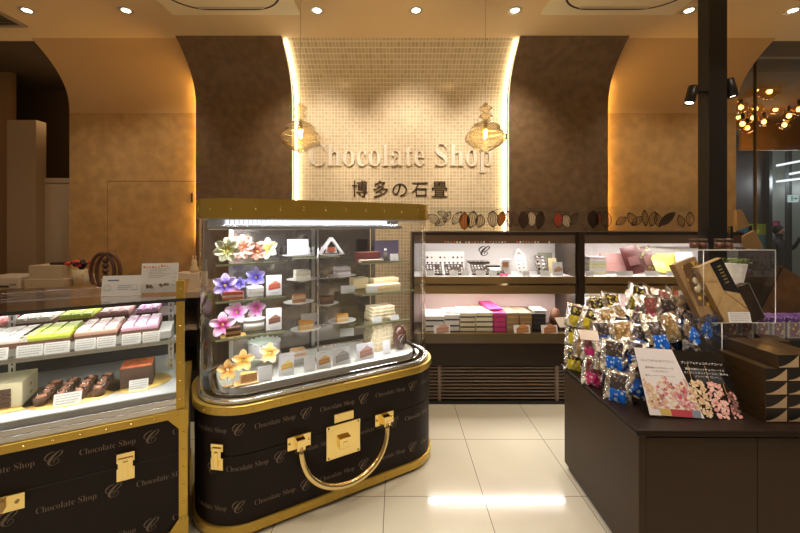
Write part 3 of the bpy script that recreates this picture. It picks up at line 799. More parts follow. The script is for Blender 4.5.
# --- pole stand with plates in the middle
Ps = S(318, 2.42, DZ)
t = thing('plate_stand', 'tall metal display pole with ring arms carrying the cake plates in the showcase centre', 'stand', Ps, FS.a)
obj('pole', MB().tube([(0, 0, .0005), (0, 0, 1.655 - DZ)], .0065, 10), m_chrome, t)
obj('foot', MB().lathe([(.0001, .0005), (.06, .0005), (.06, .004), (.01, .008), (.0001, .008)], 24), m_chrome, t)
PLT = [(302, 1.29, 'left', 'upper'), (342, 1.295, 'right', 'upper'), (299, 1.145, 'left', 'middle'), (327, 1.115, 'right', 'middle'), (306, .965, 'left', 'lower'), (342, .985, 'right', 'lower'), (298, 1.445, 'left', 'top'), (331, 1.445, 'right', 'top')]
plates = {}
for px, z, sd, tier in PLT:
    q = S(px, 2.40, z)
    lp_ = Matrix.Rotation(-FS.a, 4, 'Z') @ (q - Ps)
    arm = MB(); arm.tube([(0, 0, lp_.z - .004), (lp_.x * .6, lp_.y * .6, lp_.z - .004), (lp_.x, lp_.y, lp_.z - .004)], .0035, 6)
    arm.lathe([(.03, -.006), (.034, -.006), (.034, -.001), (.03, -.001), (.03, -.006)], 18, c=(lp_.x, lp_.y, lp_.z))
    obj('arm', arm, m_chrome, t)
    r = .10 if tier != 'middle' or sd == 'left' else .08
    plates[(sd, tier)] = (plate(f'white oval plate, {tier} one on the {sd} of the display pole', q, r), q)
GB = 'cake slices in the round showcase'
q = plates[('left', 'upper')][1] + Vector((0, 0, .0055)); square_cake('mousse_cake', 'cream coloured square cake on the upper left plate of the pole', 'cake', q, FS.a, [(.75, .70, .55), (.88, .85, .72), (.75, .7, .55), (.88, .85, .72)], (.90, .88, .80), .07, .095, .058)
q = plates[('right', 'upper')][1] + Vector((0, 0, .0055)); square_cake('mousse_cake', 'pale lilac square cake on the upper right plate of the pole', 'cake', q, FS.a, [(.62, .55, .52), (.85, .80, .82), (.55, .48, .46), (.85, .8, .82)], (.86, .84, .88), .07, .10, .058)
q = plates[('left', 'middle')][1] + Vector((0, 0, .0055)); cake_slice('cake_slice', 'reddish brown slice on the middle left plate of the pole', 'cake', q, 1.9, [(.5, .25, .12), (.8, .55, .35)], (.75, .28, .10), group=GB)
q = plates[('right', 'middle')][1] + Vector((0, 0, .0055)); cake_slice('cake_slice', 'dark chocolate slice on the middle right plate of the pole', 'cake', q, 1.9, [(.10, .05, .03), (.2, .1, .06)], (.13, .06, .03), group=GB, sc=1.05)
q = plates[('left', 'lower')][1] + Vector((0, 0, .0055)); cake_slice('cake_slice', 'orange topped slice on the lower left plate of the pole', 'cake', q, 1.9, [(.85, .55, .2), (.9, .7, .4), (.8, .45, .12)], (.90, .40, .06), group=GB, sc=1.1)
q = plates[('right', 'lower')][1] + Vector((0, 0, .0055)); cake_slice('cake_slice', 'orange topped slice on the lower right plate of the pole', 'cake', q, 1.9, [(.8, .5, .2), (.85, .62, .35), (.8, .45, .12)], (.86, .42, .10), group=GB)
# tent card & folded cards on the top plates
q = plates[('left', 'top')][1] + Vector((0, 0, .0126))
t = thing('menu_card', 'white folded menu card with printed lines on the top left plate of the pole', 'card', q, FS.a * .6)
for k in range(3):
    obj('leaf', MB().box(-.068 + .003 * k, .062 + .003 * k, -.03 + .022 * k, -.0285 + .022 * k, 0, .098), m_cardw, t, rot=(math.radians(-8 + 4 * k), 0, 0))
ln = MB()
for k in range(3): ln.box(-.03 + .035 * k, -.028 + .035 * k, -.0312, -.0306, .01, .088)
obj('printed_text', ln, mat('ink olive', (.5, .48, .2), .6), t, rot=(math.radians(-8), 0, 0))
q = plates[('right', 'top')][1] + Vector((0, 0, .0126))
t = thing('tent_card', 'white A-shaped tent card with a red cake print on the top right plate', 'card', q, FS.a * .6)
for sx in (-1, 1):
    m4 = MB(); m4.M = Matrix.Rotation(sx * -.44, 4, 'Y'); 
    mm = MB(); mm.add([(0, -.04, .105), (0, .04, .105), (sx * .075, .04, 0), (sx * .075, -.04, 0)], [(0, 1, 2, 3)]); o = obj('leaf', mm, m_cardw, t); q_ = o.modifiers.new('s', 'SOLIDIFY'); q_.thickness = .016; q_.offset = 0
mm = MB(); mm.add([(-.035, -.02, .012), (.03, -.02, .012), (.022, -.02, .045), (-.02, -.02, .045)], [(0, 1, 2, 3)]); o = obj('cake_cutout', mm, mat('cutout red', (.60, .16, .08), .5), t); q_ = o.modifiers.new('s', 'SOLIDIFY'); q_.thickness = .003
# small name cards near the pole
for px, z, lab in ((348, 1.165, 'right of the dark chocolate slice'), (347, .862, 'below the lower right plate'), (309, 1.0, 'behind the orange slice on the lower left plate')):
    t = thing('name_card', f'small pale name card {lab}', 'card', S(px, 2.46, z), FS.a * .6, rot=(math.radians(-8), 0, FS.a * .6))
    obj('card', MB().box(-.05, .05, 0, .002, 0, .055), m_cardw, t)
    obj('foot', MB().box(-.012, .012, .002, .004, -.06 if z > 1 else -.06, .03), m_acryl, t)

# little figurines lined up at the back of the top tier
fs_ = gshelf(.62, 1.0, 2.52, 2.66, 1.43, 'narrow glass shelf behind the display pole carrying small chocolate figurines')
fg = None
for k in range(11):
    q = FS.w(.645 + .033 * k, 2.59 + .012 * (k % 2), 1.4305)
    lab = f'tiny {"white" if k % 3 else "brown"} chocolate figurine behind the pole, {("first","second","third","fourth","fifth","sixth","seventh","eighth","ninth","tenth","eleventh")[k]} from the left'
    t = thing('chocolate_figurine', lab, 'figurine', q, 0, 'tiny chocolate figurines at the back of the showcase')
    obj('body', MB().lathe([(.0001, 0), (.013, 0), (.014, .02), (.008, .035), (.011, .045), (.009, .058), (.0001, .066)], 10), m_plate if k % 3 else mat('choc dot', (.10, .05, .03), .4), t)
# --- right end
rz = FS.a
carton('gift_box', 'dark red box with a slanted lid on the upper right shelf of the showcase', 'box', S(367, 2.36, SHZ['A']), rz, .16, .10, .062, mat('oxblood', (.22, .07, .06), .4))
carton('gift_box', 'flat cream box at the front of the upper right shelf of the showcase', 'box', S(371, 2.285, SHZ['A']), rz, .17, .05, .014, mat('pale cream', (.7, .6, .5), .5))
o = tag(obj('backing_board', MB().box(-.105, .105, 0, .012, .0005, .13), mat('mauve board', (.20, .16, .25), .5), None, loc=S(387, 2.56, SHZ['A']), rot=(0, 0, rz)), 'mauve grey board at the back of the upper right shelf', 'board')
t = thing('liqueur_bottle', 'small grey bottle with a light cap on the upper right shelf', 'bottle', S(385.5, 2.30, SHZ['A']), 0)
obj('body', MB().lathe([(.0001, .0005), (.016, .0005), (.016, .05), (.007, .06), (.007, .075)], 16), mat('grey bottle', (.30, .28, .30), .2), t); obj('cap', MB().lathe([(.0001, .084), (.009, .084), (.009, .07), (.0001, .07)], 12), m_cardw, t)
picture_card('small white card at the right end of the upper right shelf', S(394.5, 2.275, SHZ['A']), rz * .9, .062, .048, None)
G_ = 'cream cartons in the round showcase'
carton('gift_box', 'cream carton with a white sleeve at the front of the middle right shelf', 'box', S(383, 2.31, SHZ['B']), rz, .235, .09, .048, m_cream, G_)
carton('gift_box', 'cream carton lying on the sleeved carton of the middle right shelf', 'box', S(384, 2.36, SHZ['B'], .0485), rz, .20, .08, .034, m_cream, G_)
carton('gift_box', 'small tan carton at the back left of the middle right shelf', 'box', S(359, 2.50, SHZ['B'], 0), rz, .12, .08, .075, m_cream, G_)
o = tag(obj('paper_sleeve', MB().box(-.042, .042, -.002, .0, .002, .047), m_cardw, None, loc=S(372, 2.31 - .047, SHZ['B']), rot=(0, 0, rz)), 'white paper sleeve on the front of the cream carton of the middle right shelf', 'label')
for k, (dw, lab) in enumerate(((.195, 'lowest'), (.19, 'second'), (.18, 'third'), (.175, 'topmost'))):
    carton('gift_box', f'{lab} cream carton in the stack on the lower right shelf of the showcase', 'box', S(380, 2.36 + .003 * k, SHZ['C'], .0225 * k), rz + .03 * (k % 2), dw, .12, .022, mat('cream pattern', (.96, .78, .50), .5, noise=.25, nscale=60), G_)
price_card('left price card on the lower right shelf of the showcase', S(377.5, 2.265, SHZ['C']), rz * .9, .065, .04)
price_card('right price card on the lower right shelf of the showcase', S(395, 2.265, SHZ['C']), rz * .9, .065, .034)
for k, lab in enumerate(('lowest', 'second', 'third', 'fourth', 'fifth', 'topmost')):
    v_ = 2.44 - .0; 
    carton('gift_box', f'{lab} cream carton in the stack on the showcase deck beside the cocoa pod', 'box', S(379, v_, DZ, .0315 * k), rz + .05 * math.sin(k * 2.1), .215 - .012 * k, .15 - .006 * k, .031, mat('cream pattern', (.96, .78, .50), .5, noise=.25, nscale=60), G_)
# cocoa pod
t = thing('cocoa_pod', 'glossy brown cocoa pod with a script C at the right of the showcase deck', 'cocoa pod', S(399.8, 2.335, DZ), rz)
prf = [(.0001, .0005)] + [(.052 * math.sin(PI * k / 14) ** .85, .088 - .0875 * math.cos(PI * k / 14)) for k in range(1, 14)] + [(.0001, .1755)]
obj('shell', MB().lathe(prf, 28, sy=.8), mat('dark chocolate', (.085, .032, .018), .18, coat=.5), t)
tv, tf = textmb('𝒞', None, .065, off=.0); xm = max(p[0] for p in tv) / 2
ml = MB(); ml.add([(x - xm, -.0425 * math.sqrt(max(0, 1 - ((x - xm) / .056) ** 2 - ((y - .0325) / .095) ** 2)) - .0005, .088 - .0325 + y) for x, y in tv], tf)
obj('script_letter', ml, mat('white ink', (.40, .36, .33), .5), t)
tg = Vector(S(399.8, 2.335, DZ)); 

# ================================================================== LEFT TRUNK SHOWCASE
FL = Frame(-1.08, 1.92, math.radians(27.56))
LW, LD = 1.45, .78
trunk = thing('trunk_counter', 'dark brown trunk-shaped counter with gold corner bands at the left edge of the view', 'display counter', FL.w(-LW / 2, LD / 2), FL.a)
HX = LW / 2; HY = LD / 2
def L_(px, v, z, dz=0): return FL.w(FL.u_at(px, v), v, z + dz)
def lu(px, v=0): return FL.u_at(px, v) + HX
obj('trunk_body', MB().box(-HX + .008, HX - .008, -HY + .008, HY, .05, .69), m_trunk, trunk)
obj('seam', MB().box(-HX + .007, HX - .007, -HY + .0065, -HY + .02, .478, .484), m_seam, trunk)
obj('foot_plinth', MB().box(-HX + .04, HX - .05, -HY + .05, HY - .02, 0, .05), m_black, trunk)
obj('upper_band', MB().box(-HX, HX, -HY, HY, .662, .70), m_gold, trunk, bevel=.003)
obj('lower_band', MB().box(-HX, HX, -HY, HY, .045, .088), m_gold, trunk, bevel=.003)
obj('corner_band', MB().box(HX - .040, HX, -HY - .001, -HY + .036, .088, .662), m_gold, trunk, bevel=.002)
for z0, z1 in ((.045, .13), (.62, .702)):
    cpm = MB(); cpm.prism([(HX - .085, -HY - .004), (HX + .003, -HY - .004), (HX + .003, -HY + .085), (HX - .085, -HY + .085)], z0 if z0 < .1 else .661, .089 if z0 < .1 else z1)
    if z0 < .1: cpm.add([(HX - .085, -HY - .004, .088), (HX + .003, -HY - .004, .088), (HX + .003, -HY - .004, .15), (HX - .04, -HY - .004, .15)], [(0, 1, 2, 3)])
    else: cpm.add([(HX - .085, -HY - .004, .662), (HX - .04, -HY - .004, .61), (HX + .003, -HY - .004, .61), (HX + .003, -HY - .004, .662)], [(0, 1, 2, 3)])
    obj('corner_plate', cpm, m_gold, trunk)
for k in range(14):
    for z in (.68, .066): obj('rivet', MB().ball((HX - .045 - .097 * k, -HY - .003, z), .0055, 8, 6), m_goldpol, trunk)
for k in range(6): obj('rivet', MB().ball((HX - .02, -HY - .003, .14 + .09 * k), .0055, 8, 6), m_goldpol, trunk)
pr = MB(); yy = -HY + .0068
for zc, t0 in ((.595, .163), (.377, .315), (.158, .163)):
    for k in range(-1, 5):
        uc = HX - (t0 + .3705 * k)
        if k >= 0 and uc > -HX + .05: pr.add([(uc - .028 + x, yy, zc - .031 + y) for x, y in tvC if True], tfC)
        a = [(uc - .275 + x, yy, zc - .022 + y) for x, y in tvA]
        if a and max(q[0] for q in a) < HX - .04 or k < 0:
            if k < 0:
                # text cut by the corner band: keep only whole faces left of it
                ff = [f_ for f_ in tfA if all(a[i][0] < HX - .041 for i in f_)]
                pr.add(a, ff)
            else: pr.add(a, tfA)
obj('print_pattern', pr, m_print, trunk)
ux = HX - .2603; zz = .487
b = MB(); b.box(ux - .036, ux + .036, -HY - .012, -HY + .012, zz + .022, zz + .068); b.box(ux - .03, ux + .03, -HY - .018, -HY - .006, zz - .02, zz + .045)
b.box(ux - .036, ux + .036, -HY - .010, -HY + .012, zz - .066, zz - .004); b.box(ux - .010, ux + .010, -HY - .022, -HY - .01, zz - .055, zz + .03)
obj('latch', b, m_goldpol, trunk, bevel=.002)
ux = HX - .665; zz = .452
b = MB(); b.box(ux - .16, ux + .045, -HY - .010, -HY + .012, zz - .038, zz + .034); lk = obj('lock_plate', b, m_goldpol, trunk, bevel=.003)
b = MB(); b.box(ux - .15, ux - .02, -HY - .03, -HY - .01, zz - .024, zz + .02); b.ball((ux + .02, -HY - .012, zz), .008, 8, 6); obj('hinge', b, m_bronze, lk, bevel=.003)

GTOP = 1.273
lg = thing('glass_showcase', 'straight glass showcase with two decks of cakes on the left trunk counter', 'showcase', FL.w(-LW / 2, LD / 2, .70), FL.a)
h = GTOP - .70
b = MB(); b.box(-HX + .01, HX - .03, -HY + .022, -HY + .028, .055, h - .008); obj('front_pane', b, m_glass, lg)
b = MB(); b.box(-HX + .01, HX - .012, -HY + .012, HY - .01, h - .008, h); obj('top_pane', b, glassmat('counter glass', (.90, .92, .90), .22, .9, power=2.2), lg)
obj('top_trim', MB().box(-HX + .01, HX - .012, -HY + .008, -HY + .013, h - .016, h), mat('dark seal', (.03, .03, .03), .4), lg)
b = MB(); b.box(HX - .03, HX - .024, -HY + .03, HY - .02, .05, h - .008); obj('side_pane', b, m_glass, lg)
b = MB(); b.box(-HX, HX - .02, -HY + .012, -HY + .05, .0015, .028); b.box(-HX, HX - .02, -HY + .02, -HY + .045, .028, .055)
obj('front_rail', b, m_silver, lg, bevel=.003)
obj('riser', MB().box(-HX + .02, HX - .05, -HY + .05, -HY + .058, .0015, .078), mat('brushed dark steel', (.42, .41, .40), .3, metal=1), lg)
obj('deck', MB().box(-HX + .02, HX - .035, -HY + .059, HY - .05, .0015, .080), mat('case deck', (.56, .57, .60), .35), lg, bevel=.002)
obj('rear_panel', MB().box(-HX + .02, HX - .04, HY - .045, HY - .035, .08, h - .01), mat('dark rear glass', (.05, .055, .065), .12, metal=.3), lg)
sh = 1.055 - .70
obj('shelf_pane', MB().box(-HX + .02, HX - .055, -HY + .045, -HY + .42, sh - .008, sh), glassmat('shelf glass', (.93, .97, .90), .08, .6), lg)
obj('shelf_edge', MB().box(-HX + .02, HX - .055, -HY + .040, -HY + .0445, sh - .017, sh + .001), m_silver, lg)
obj('upper_shelf', MB().box(-HX + .02, HX - .055, -HY + .43, -HY + .76, sh + .044, sh + .052), mat('shelf dark', (.10, .07, .06), .3), lg)
up = MB()
for xx, v_ in ((HX - .10, .40), (lu(12, .40), .40)):
    up.box(xx - .014, xx + .014, -HY + v_, -HY + v_ + .02, .081, h - .01)
uo = obj('upright', up, m_silver, lg)
sl = MB()
for xx, v_ in ((HX - .10, .40), (lu(12, .40), .40)):
    for k in range(14): sl.box(xx - .003, xx + .003, -HY + v_ - .001, -HY + v_, .10 + .033 * k, .118 + .033 * k)
obj('slots', sl, m_black, uo)
obj('light_tube', MB().tube([(-HX + .05, -HY + .034, h - .0125), (HX - .08, -HY + .034, h - .0125)], .003, 8), led_c, lg)  # unseen tube, kept out of view behind the top trim
obj('light_tube', MB().tube([(-HX + .05, HY - .055, h - .016), (HX - .08, HY - .055, h - .016)], .004, 8), led_c, lg)  # added tube to go with the rear fill over the back row
obj('light_tube', MB().tube([(-HX + .05, -HY + .052, sh - .0115), (HX - .08, -HY + .052, sh - .0115)], .003, 8), led_c, lg)  # added tube for the shelf fill, unseen behind the shelf edge
# gold end post
gp = thing('corner_post', 'slim gold studded post at the right end of the left glass showcase', 'post', FL.w(-.034, .03, .7025), FL.a)
obj('post', MB().box(-.0185, .0185, -.02, .01, 0, 1.36 - .70), m_gold, gp, bevel=.002)
for k in range(7): obj('stud', MB().ball((0, -.021, .05 + .095 * k), .005, 8, 6), m_goldpol, gp)

# sliced mousse cakes on the shelves
def slab(label, loc, w, d, h, body, top, nx=3, ny=4, tilt=0, base=(.16, .07, .04)):
    t = thing('mousse_cake', label, 'cake', loc, FL.a, 'sliced mousse cakes in the left showcase')
    obj('cake_base', MB().box(-w / 2, w / 2, -d / 2, d / 2, .0005, h * .45), mat('cake %.2f %.2f %.2f' % base, base, .7, noise=.2, nscale=180), t, bevel=.002)
    obj('filling', MB().box(-w / 2, w / 2, -d / 2, d / 2, h * .45, h * .78), mat('cake %.2f %.2f %.2f' % body, body, .7, noise=.2, nscale=180), t, bevel=.002)
    tb = MB(); g = .010
    for i in range(nx):
        for j in range(ny):
            x0 = -w / 2 + w * i / nx; y0 = -d / 2 + d * j / ny
            tb.box(x0 + g / 2, x0 + w / nx - g / 2, y0 + g / 2, y0 + d / ny - g / 2, h * .78, h)
    obj('topping', tb, mat('top %.2f %.2f %.2f' % top, top, .35, noise=.12, nscale=70), t, bevel=.002)
    return t
cols = {'white': ((.80, .70, .62), (.86, .82, .80)), 'green': ((.42, .50, .05), (.60, .72, .16)), 'pink': ((.55, .32, .24), (.82, .62, .62)), 'lilac': ((.66, .36, .46), (.84, .60, .80)), 'rose': ((.42, .2, .2), (.66, .46, .45)), 'purple': ((.6, .3, .5), (.74, .46, .72)), 'red': ((.7, .2, .2), (.75, .35, .35))}
rows = [('front', .085, 1.062 + .030, .245, .052, [(-42, 28, 'white'), (18, 70, 'green'), (74, 117, 'pink'), (121, 158, 'lilac')]),
        ('back', .455, 1.108, .25, .045, [(-38, -1, 'red'), (12, 50, 'white'), (58, 92, 'green'), (98, 129, 'rose'), (136, 158, 'purple')])]
tray = thing('cake_riser', 'long grey riser tray under the front row of sliced cakes', 'riser', FL.w(-.70, .215, 1.0552), FL.a)
obj('tray', MB().box(-.66, .62, -.12, .12, .0005, .036), mat('riser grey', (.5, .48, .46), .4), tray)
for nm, v, z, d, h, lst in rows:
    for xa, xb, c in lst:
        u0, u1 = FL.u_at(xa, v), FL.u_at(xb, v)
        slab(f'{c} sliced mousse cake in the {nm} row on the shelf of the left showcase', FL.w((u0 + u1) / 2, v + d / 2, z), u1 - u0, d, h, *cols[c])
cn = ['white', 'green', 'green', 'pink', 'pink', 'lilac', 'lilac']
for k, (xa, xb) in enumerate(((-20, 8), (15, 43), (43, 70), (74, 96), (96, 116), (121, 141), (142, 160))):
    v = .055; u0, u1 = FL.u_at(xa, v), FL.u_at(xb, v)
    side = '' if cn[k] == 'white' else (' left' if k in (1, 3, 5) else ' right')
    price_card(f'{side.strip() or "single"} price card below the front {cn[k]} sliced cake'.strip(), FL.w((u0 + u1) / 2, v, 1.0552), FL.a, u1 - u0 - .004, .052, 'price cards along the shelf edge', lean=-12)

# lower deck
DK = .70 + .0805
# cream house-like carton on gold board
p = L_(8, .30, DK)
t = thing('cake_board', 'gold oval board under the cream cake carton at the far left', 'board', L_(14, .30, DK), FL.a); obj('board', MB().lathe([(.0001, .0005), (.19, .0005), (.19, .0035), (.0001, .0035)], 40, sy=.75), m_goldboard, t)
t = thing('layer_cake', 'tall cream box-shaped cake with a dark chocolate front at the far left', 'cake', L_(4, .30, DK, .0037), FL.a)
obj('body', MB().box(-.14, .095, -.09, .10, 0, .115), mat('cream wrap', (.82, .74, .48), .5), t, bevel=.002)
b = MB(); 
for k in range(4): b.box(-.13, .055, -.094, -.0901, .006 + .022 * k, .024 + .022 * k)
obj('chocolate_layers', b, mat('cake 0.10 0.05 0.03', (.10, .05, .03), .7), t)
b = MB(); 
for x_, z_ in ((.0955, .03), (.0955, .07)):
    b.add([(x_, -.01, z_), (x_, .01, z_ + .008), (x_, .03, z_), (x_, .01, z_ - .008)], [(0, 1, 2, 3)])
obj('gold_print', b, m_bronze, t)
# platter of cocoa cups
pc = L_(76, .27, DK)
t = thing('cake_board', 'gold oval board under the plastic cups of tiramisu', 'board', pc, FL.a); obj('board', MB().lathe([(.0001, .0005), (.205, .0005), (.205, .0035), (.0001, .0035)], 40, sy=.80), m_goldboard, t)
def dessert_cup(label, loc):
    t = thing('dessert_cup', label, 'dessert', loc, FL.a, 'dessert cups on the gold board')
    obj('cup', MB().lathe([(.0001, .0005), (.027, .0005), (.034, .046), (.035, .047)], 14), m_acryl, t)
    obj('filling', MB().lathe([(.0001, .002), (.0255, .002), (.0305, .036), (.0001, .038)], 14), mat('choc cream', (.13, .055, .03), .6, noise=.3, nscale=120), t)
    b = MB(); r = random.Random(hash_(label))
    for k in range(7): a = r.uniform(0, 6.28); q = r.uniform(0, .016); b.ball((q * math.cos(a), q * math.sin(a), .040), r.uniform(.006, .010), 7, 5)
    obj('topping', b, mat('cocoa topping', (.66, .32, .20), .6, noise=.3, nscale=90), t)
    return t
cup = None; rn = ['front', 'second', 'third', 'back']; cnm = ['leftmost', 'centre-left', 'centre-right', 'rightmost']
for j in range(4):
    for i in range(4):
        u = -.112 + .075 * i + .004 * (j % 2); v = -.092 + .064 * j
        q = pc + FL.x * u * .98 + FL.y * v; q.z = DK + .0037
        if cup is None: cup = dessert_cup(f'dessert cup, {cnm[i]} of the {rn[j]} row on the gold board', q)
        else: dup(cup, q, FL.a + i * .7 + j, f'dessert cup, {cnm[i]} of the {rn[j]} row on the gold board')
price_card('price card in front of the dessert cups on the left deck', L_(67, .115, DK), FL.a, .105, .060)
pr_ = L_(141, .27, DK)
t = thing('cake_board', 'gold oval board under the red-topped chocolate cake', 'board', pr_, FL.a); obj('board', MB().lathe([(.0001, .0005), (.145, .0005), (.145, .0035), (.0001, .0035)], 40, sy=.85), m_goldboard, t)
t = thing('layer_cake', 'tall dark chocolate cake with an orange red glazed top in the left showcase', 'cake', pr_ + FL.x * -.012 + Vector((0, 0, .0037)), FL.a)
obj('body', MB().box(-.072, .072, -.065, .065, 0, .105), mat('cake 0.10 0.05 0.03', (.10, .05, .03), .7), t, bevel=.002)
obj('glaze', MB().box(-.071, .071, -.064, .064, .105, .114), mat('red glaze', (.90, .22, .08), .25, coat=.3, noise=.35, nscale=30), t, bevel=.003)
price_card('price card in front of the red-topped chocolate cake', L_(138.5, .16, DK), FL.a, .085, .055)

# signs on the glass top
zt = GTOP + .0008
def sign_at(name, label, px0, px1, py0, z, v, lean=-8, rz=None, frame=None):
    pass
p0, p1 = L_(102, .16, zt), L_(140, .16, zt)
w_ = (FL.u_at(140, .22) - FL.u_at(102, .22))
t = thing('counter_sign', 'white counter notice with blue print and small sketches on the left glass top', 'sign', FL.w(FL.u_at(121, .22), .22, zt), 0, rot=(math.radians(-10), 0, FL.a * .4))
w_ = .19; hh = .108
obj('panel', MB().box(-w_ / 2, w_ / 2, 0, .004, .0005, hh), m_cardw, t)
b = MB()
b.add([(-w_ * .36, -.0006, hh * .74), (-w_ * .08, -.0006, hh * .74), (-w_ * .08, -.0006, hh * .80), (-w_ * .36, -.0006, hh * .80)], [(0, 1, 2, 3)])
for k in range(3): b.add([(-w_ * .1, -.0006, hh * (.50 - .09 * k)), (w_ * (.25 - .04 * k), -.0006, hh * (.50 - .09 * k)), (w_ * (.25 - .04 * k), -.0006, hh * (.52 - .09 * k)), (-w_ * .1, -.0006, hh * (.52 - .09 * k))], [(0, 1, 2, 3)])
obj('printed_text', b, mat('ink blue', (.10, .16, .30), .6), t)
b = MB()
for cx in (-.36, .32):
    b.tube([(w_ * cx + .016 * math.cos(a * PI / 5), -.001, hh * .42 + .016 * math.sin(a * PI / 5)) for a in range(10)], .0007, 4, closed=True)
    b.tube([(w_ * cx - .018, -.001, hh * .30), (w_ * cx + .018, -.001, hh * .30)], .0007, 4)
obj('sketch', b, mat('ink pale', (.35, .40, .48), .6), t)
obj('foot', MB().box(-w_ / 2, w_ / 2, .004, .05, .0005, .003), m_acryl, t)
t = thing('leaflet_holder', 'clear leaflet holder with a white illustrated leaflet on the left glass top', 'leaflet holder', FL.w(FL.u_at(158.5, .17), .17, zt), 0, rot=(math.radians(-6), 0, FL.a * .4))
hh = .160; wd = .180
obj('leaflet', MB().box(-wd / 2, wd / 2, .004, .006, .012, hh + .01), m_cardw, t)
b = MB(); r = random.Random(4)
for k in range(9): x_ = -wd * .42 + wd * .64 * k / 8; b.ball((x_, .0035, hh * .95 + r.uniform(-.004, .004)), .006, 6, 4, sy=.15, mi=k % 3)
for k in range(10): x_ = -wd * .38 + wd * .66 * r.random(); b.ball((x_, .0035, hh * .30 + r.uniform(-.010, .010)), .008, 6, 4, sy=.12, mi=3 + k % 2)
obj('printed_picture', b, [mat('print red', (.7, .15, .1), .5), mat('print orange', (.85, .45, .15), .5), mat('print rose', (.85, .5, .5), .5), mat('print brown', (.16, .08, .04), .5), mat('print choc', (.3, .17, .1), .5)], t)
b = MB()
for k in range(6): b.box(-wd * .3, wd * .3 - .02 * (k % 3), .003, .004, hh * (.86 - .055 * k), hh * (.86 - .055 * k) + .0022)
for k in range(4): b.box(wd * .36, wd * .46, .003, .004, hh * (.7 - .13 * k), hh * (.7 - .13 * k) + .002)
obj('printed_text', b, mat('ink grey', (.42, .40, .38), .6), t)
b = MB(); b.box(-wd / 2, wd / 2, -.001, .001, .0005, .06); b.box(-wd / 2, wd / 2, .008, .010, .0005, hh * 1.55); b.box(-wd / 2, wd / 2, -.03, .05, .0002, .0025)
obj('acrylic', b, m_acryl, t)

# ================================================================== BACK COUNTER (left rear)
CT_Z = 1.10
x0, x1 = -4.6, -1.62
t = thing('back_counter', 'beige service counter along the left rear wall with an open shelf below', 'counter', ((x0 + x1) / 2, 3.42, 0))
hw = (x1 - x0) / 2
m_ctr = mat('beige counter', (.50, .36, .22), .25, coat=.3)
obj('worktop', MB().box(-hw, hw, -.36, .36, CT_Z - .05, CT_Z), m_ctr, t, bevel=.003)
obj('shelf', MB().box(-hw + .03, hw - .03, -.33, .34, .78, .80), m_ctr, t)
obj('rear_board', MB().box(-hw, hw, .34, .36, 0, CT_Z - .05), m_brown2, t)
obj('side_board', MB().box(hw - .03, hw, -.35, .34, 0, CT_Z - .05), m_brown2, t)
obj('side_board', MB().box(-hw, -hw + .03, -.35, .34, 0, CT_Z - .05), m_brown2, t)
obj('cupboard', MB().box(-hw + .03, hw - .03, -.30, .34, 0, .42), m_brown2, t)
cz = CT_Z + .0005
def bc(px, Y): return at(px, 280, Y).x, Y
x, y = bc(14, 3.30)
t = thing('receipt_printer', 'low pale office device with a dark front slot on the left back counter', 'printer', (x, y, cz))
obj('housing', MB().box(-.17, .17, -.12, .14, .0, .105), mat('device beige', (.62, .52, .40), .4), t, bevel=.012)
b = MB(); b.box(-.14, .08, -.123, -.12, .015, .032); b.box(-.10, -.04, -.123, -.12, .045, .08); obj('front_slot', b, m_black, t)
obj('buttons', MB().box(.09, .14, -.124, -.12, .03, .05), mat('grey key', (.3, .28, .25), .4), t)
x, y = bc(57, 3.30)
carton('storage_box', 'wide flat beige box, the lower of two on the back counter', 'box', (x - .0, y, cz), 0, .34, .24, .085, mat('box beige', (.56, .44, .28), .5))
carton('storage_box', 'smaller beige box on top of the wide flat one on the back counter', 'box', (x - .01, y, cz + .0855), 0, .285, .20, .115, mat('box beige', (.56, .44, .28), .5))
t = thing('pen_tray', 'thin dark tray of papers on the upper beige box', 'tray', (x + .06, y, cz + .201)); obj('tray', MB().box(-.08, .08, -.05, .05, 0, .02), m_brown2, t, bevel=.004)
x, y = bc(80, 3.28)
t = thing('flower_pot', 'small beige tapered cup with black and red paper blooms on the back counter', 'cup', (x, y, cz))
obj('cup', MB().lathe([(.0001, .0), (.042, .0), (.058, .16), (.054, .16), (.040, .01), (.0001, .01)], 20), mat('box beige', (.56, .44, .28), .5), t)
r = random.Random(3)
for nm, cc, n in (('dark_bloom', (.015, .012, .02), 12), ('red_bloom', (.65, .03, .03), 10)):
    b = MB()
    for k in range(n):
        a = r.uniform(0, 6.28); q = r.uniform(0, .07); cx = .02 if nm == 'dark_bloom' else (.10 if k % 2 else -.04)
        b.ball((cx + q * math.cos(a), .5 * q * math.sin(a), .20 + r.uniform(-.03, .03)), r.uniform(.014, .024), 8, 6, sz=.8)
    obj(nm, b, mat(nm, cc, .5), t)
x, y = bc(88, 3.22)
t = thing('paper_cup', 'second beige tapered cup beside the flower cup on the back counter', 'cup', (x + .03, y - .02, cz))
obj('cup', MB().lathe([(.0001, .0), (.036, .0), (.05, .13), (.047, .13), (.034, .008), (.0001, .008)], 20), mat('box beige', (.56, .44, .28), .5), t)
x, y = bc(105.5, 3.14)
t = thing('pod_ornament', 'open oval brown cocoa-pod ornament standing on the back counter', 'ornament', (x, y, cz))
for sx in (-1, 1):
    b = MB(); b.tube([(sx * .025 + .10 * math.cos(a * PI / 16) * (1 if True else 1), 0, .155 + .155 * math.sin(a * PI / 16)) for a in range(32)], .015, 8, closed=True)
    obj('ring', b, mat('ornament brown', (.13, .055, .028), .4), t)
b = MB()
for k in range(5): b.ball((0.0, .0, .07 + .045 * k), .025, 8, 6)
obj('beans', b, mat('ornament brown dark', (.10, .045, .025), .4), t)
x, y = bc(192, 3.30)
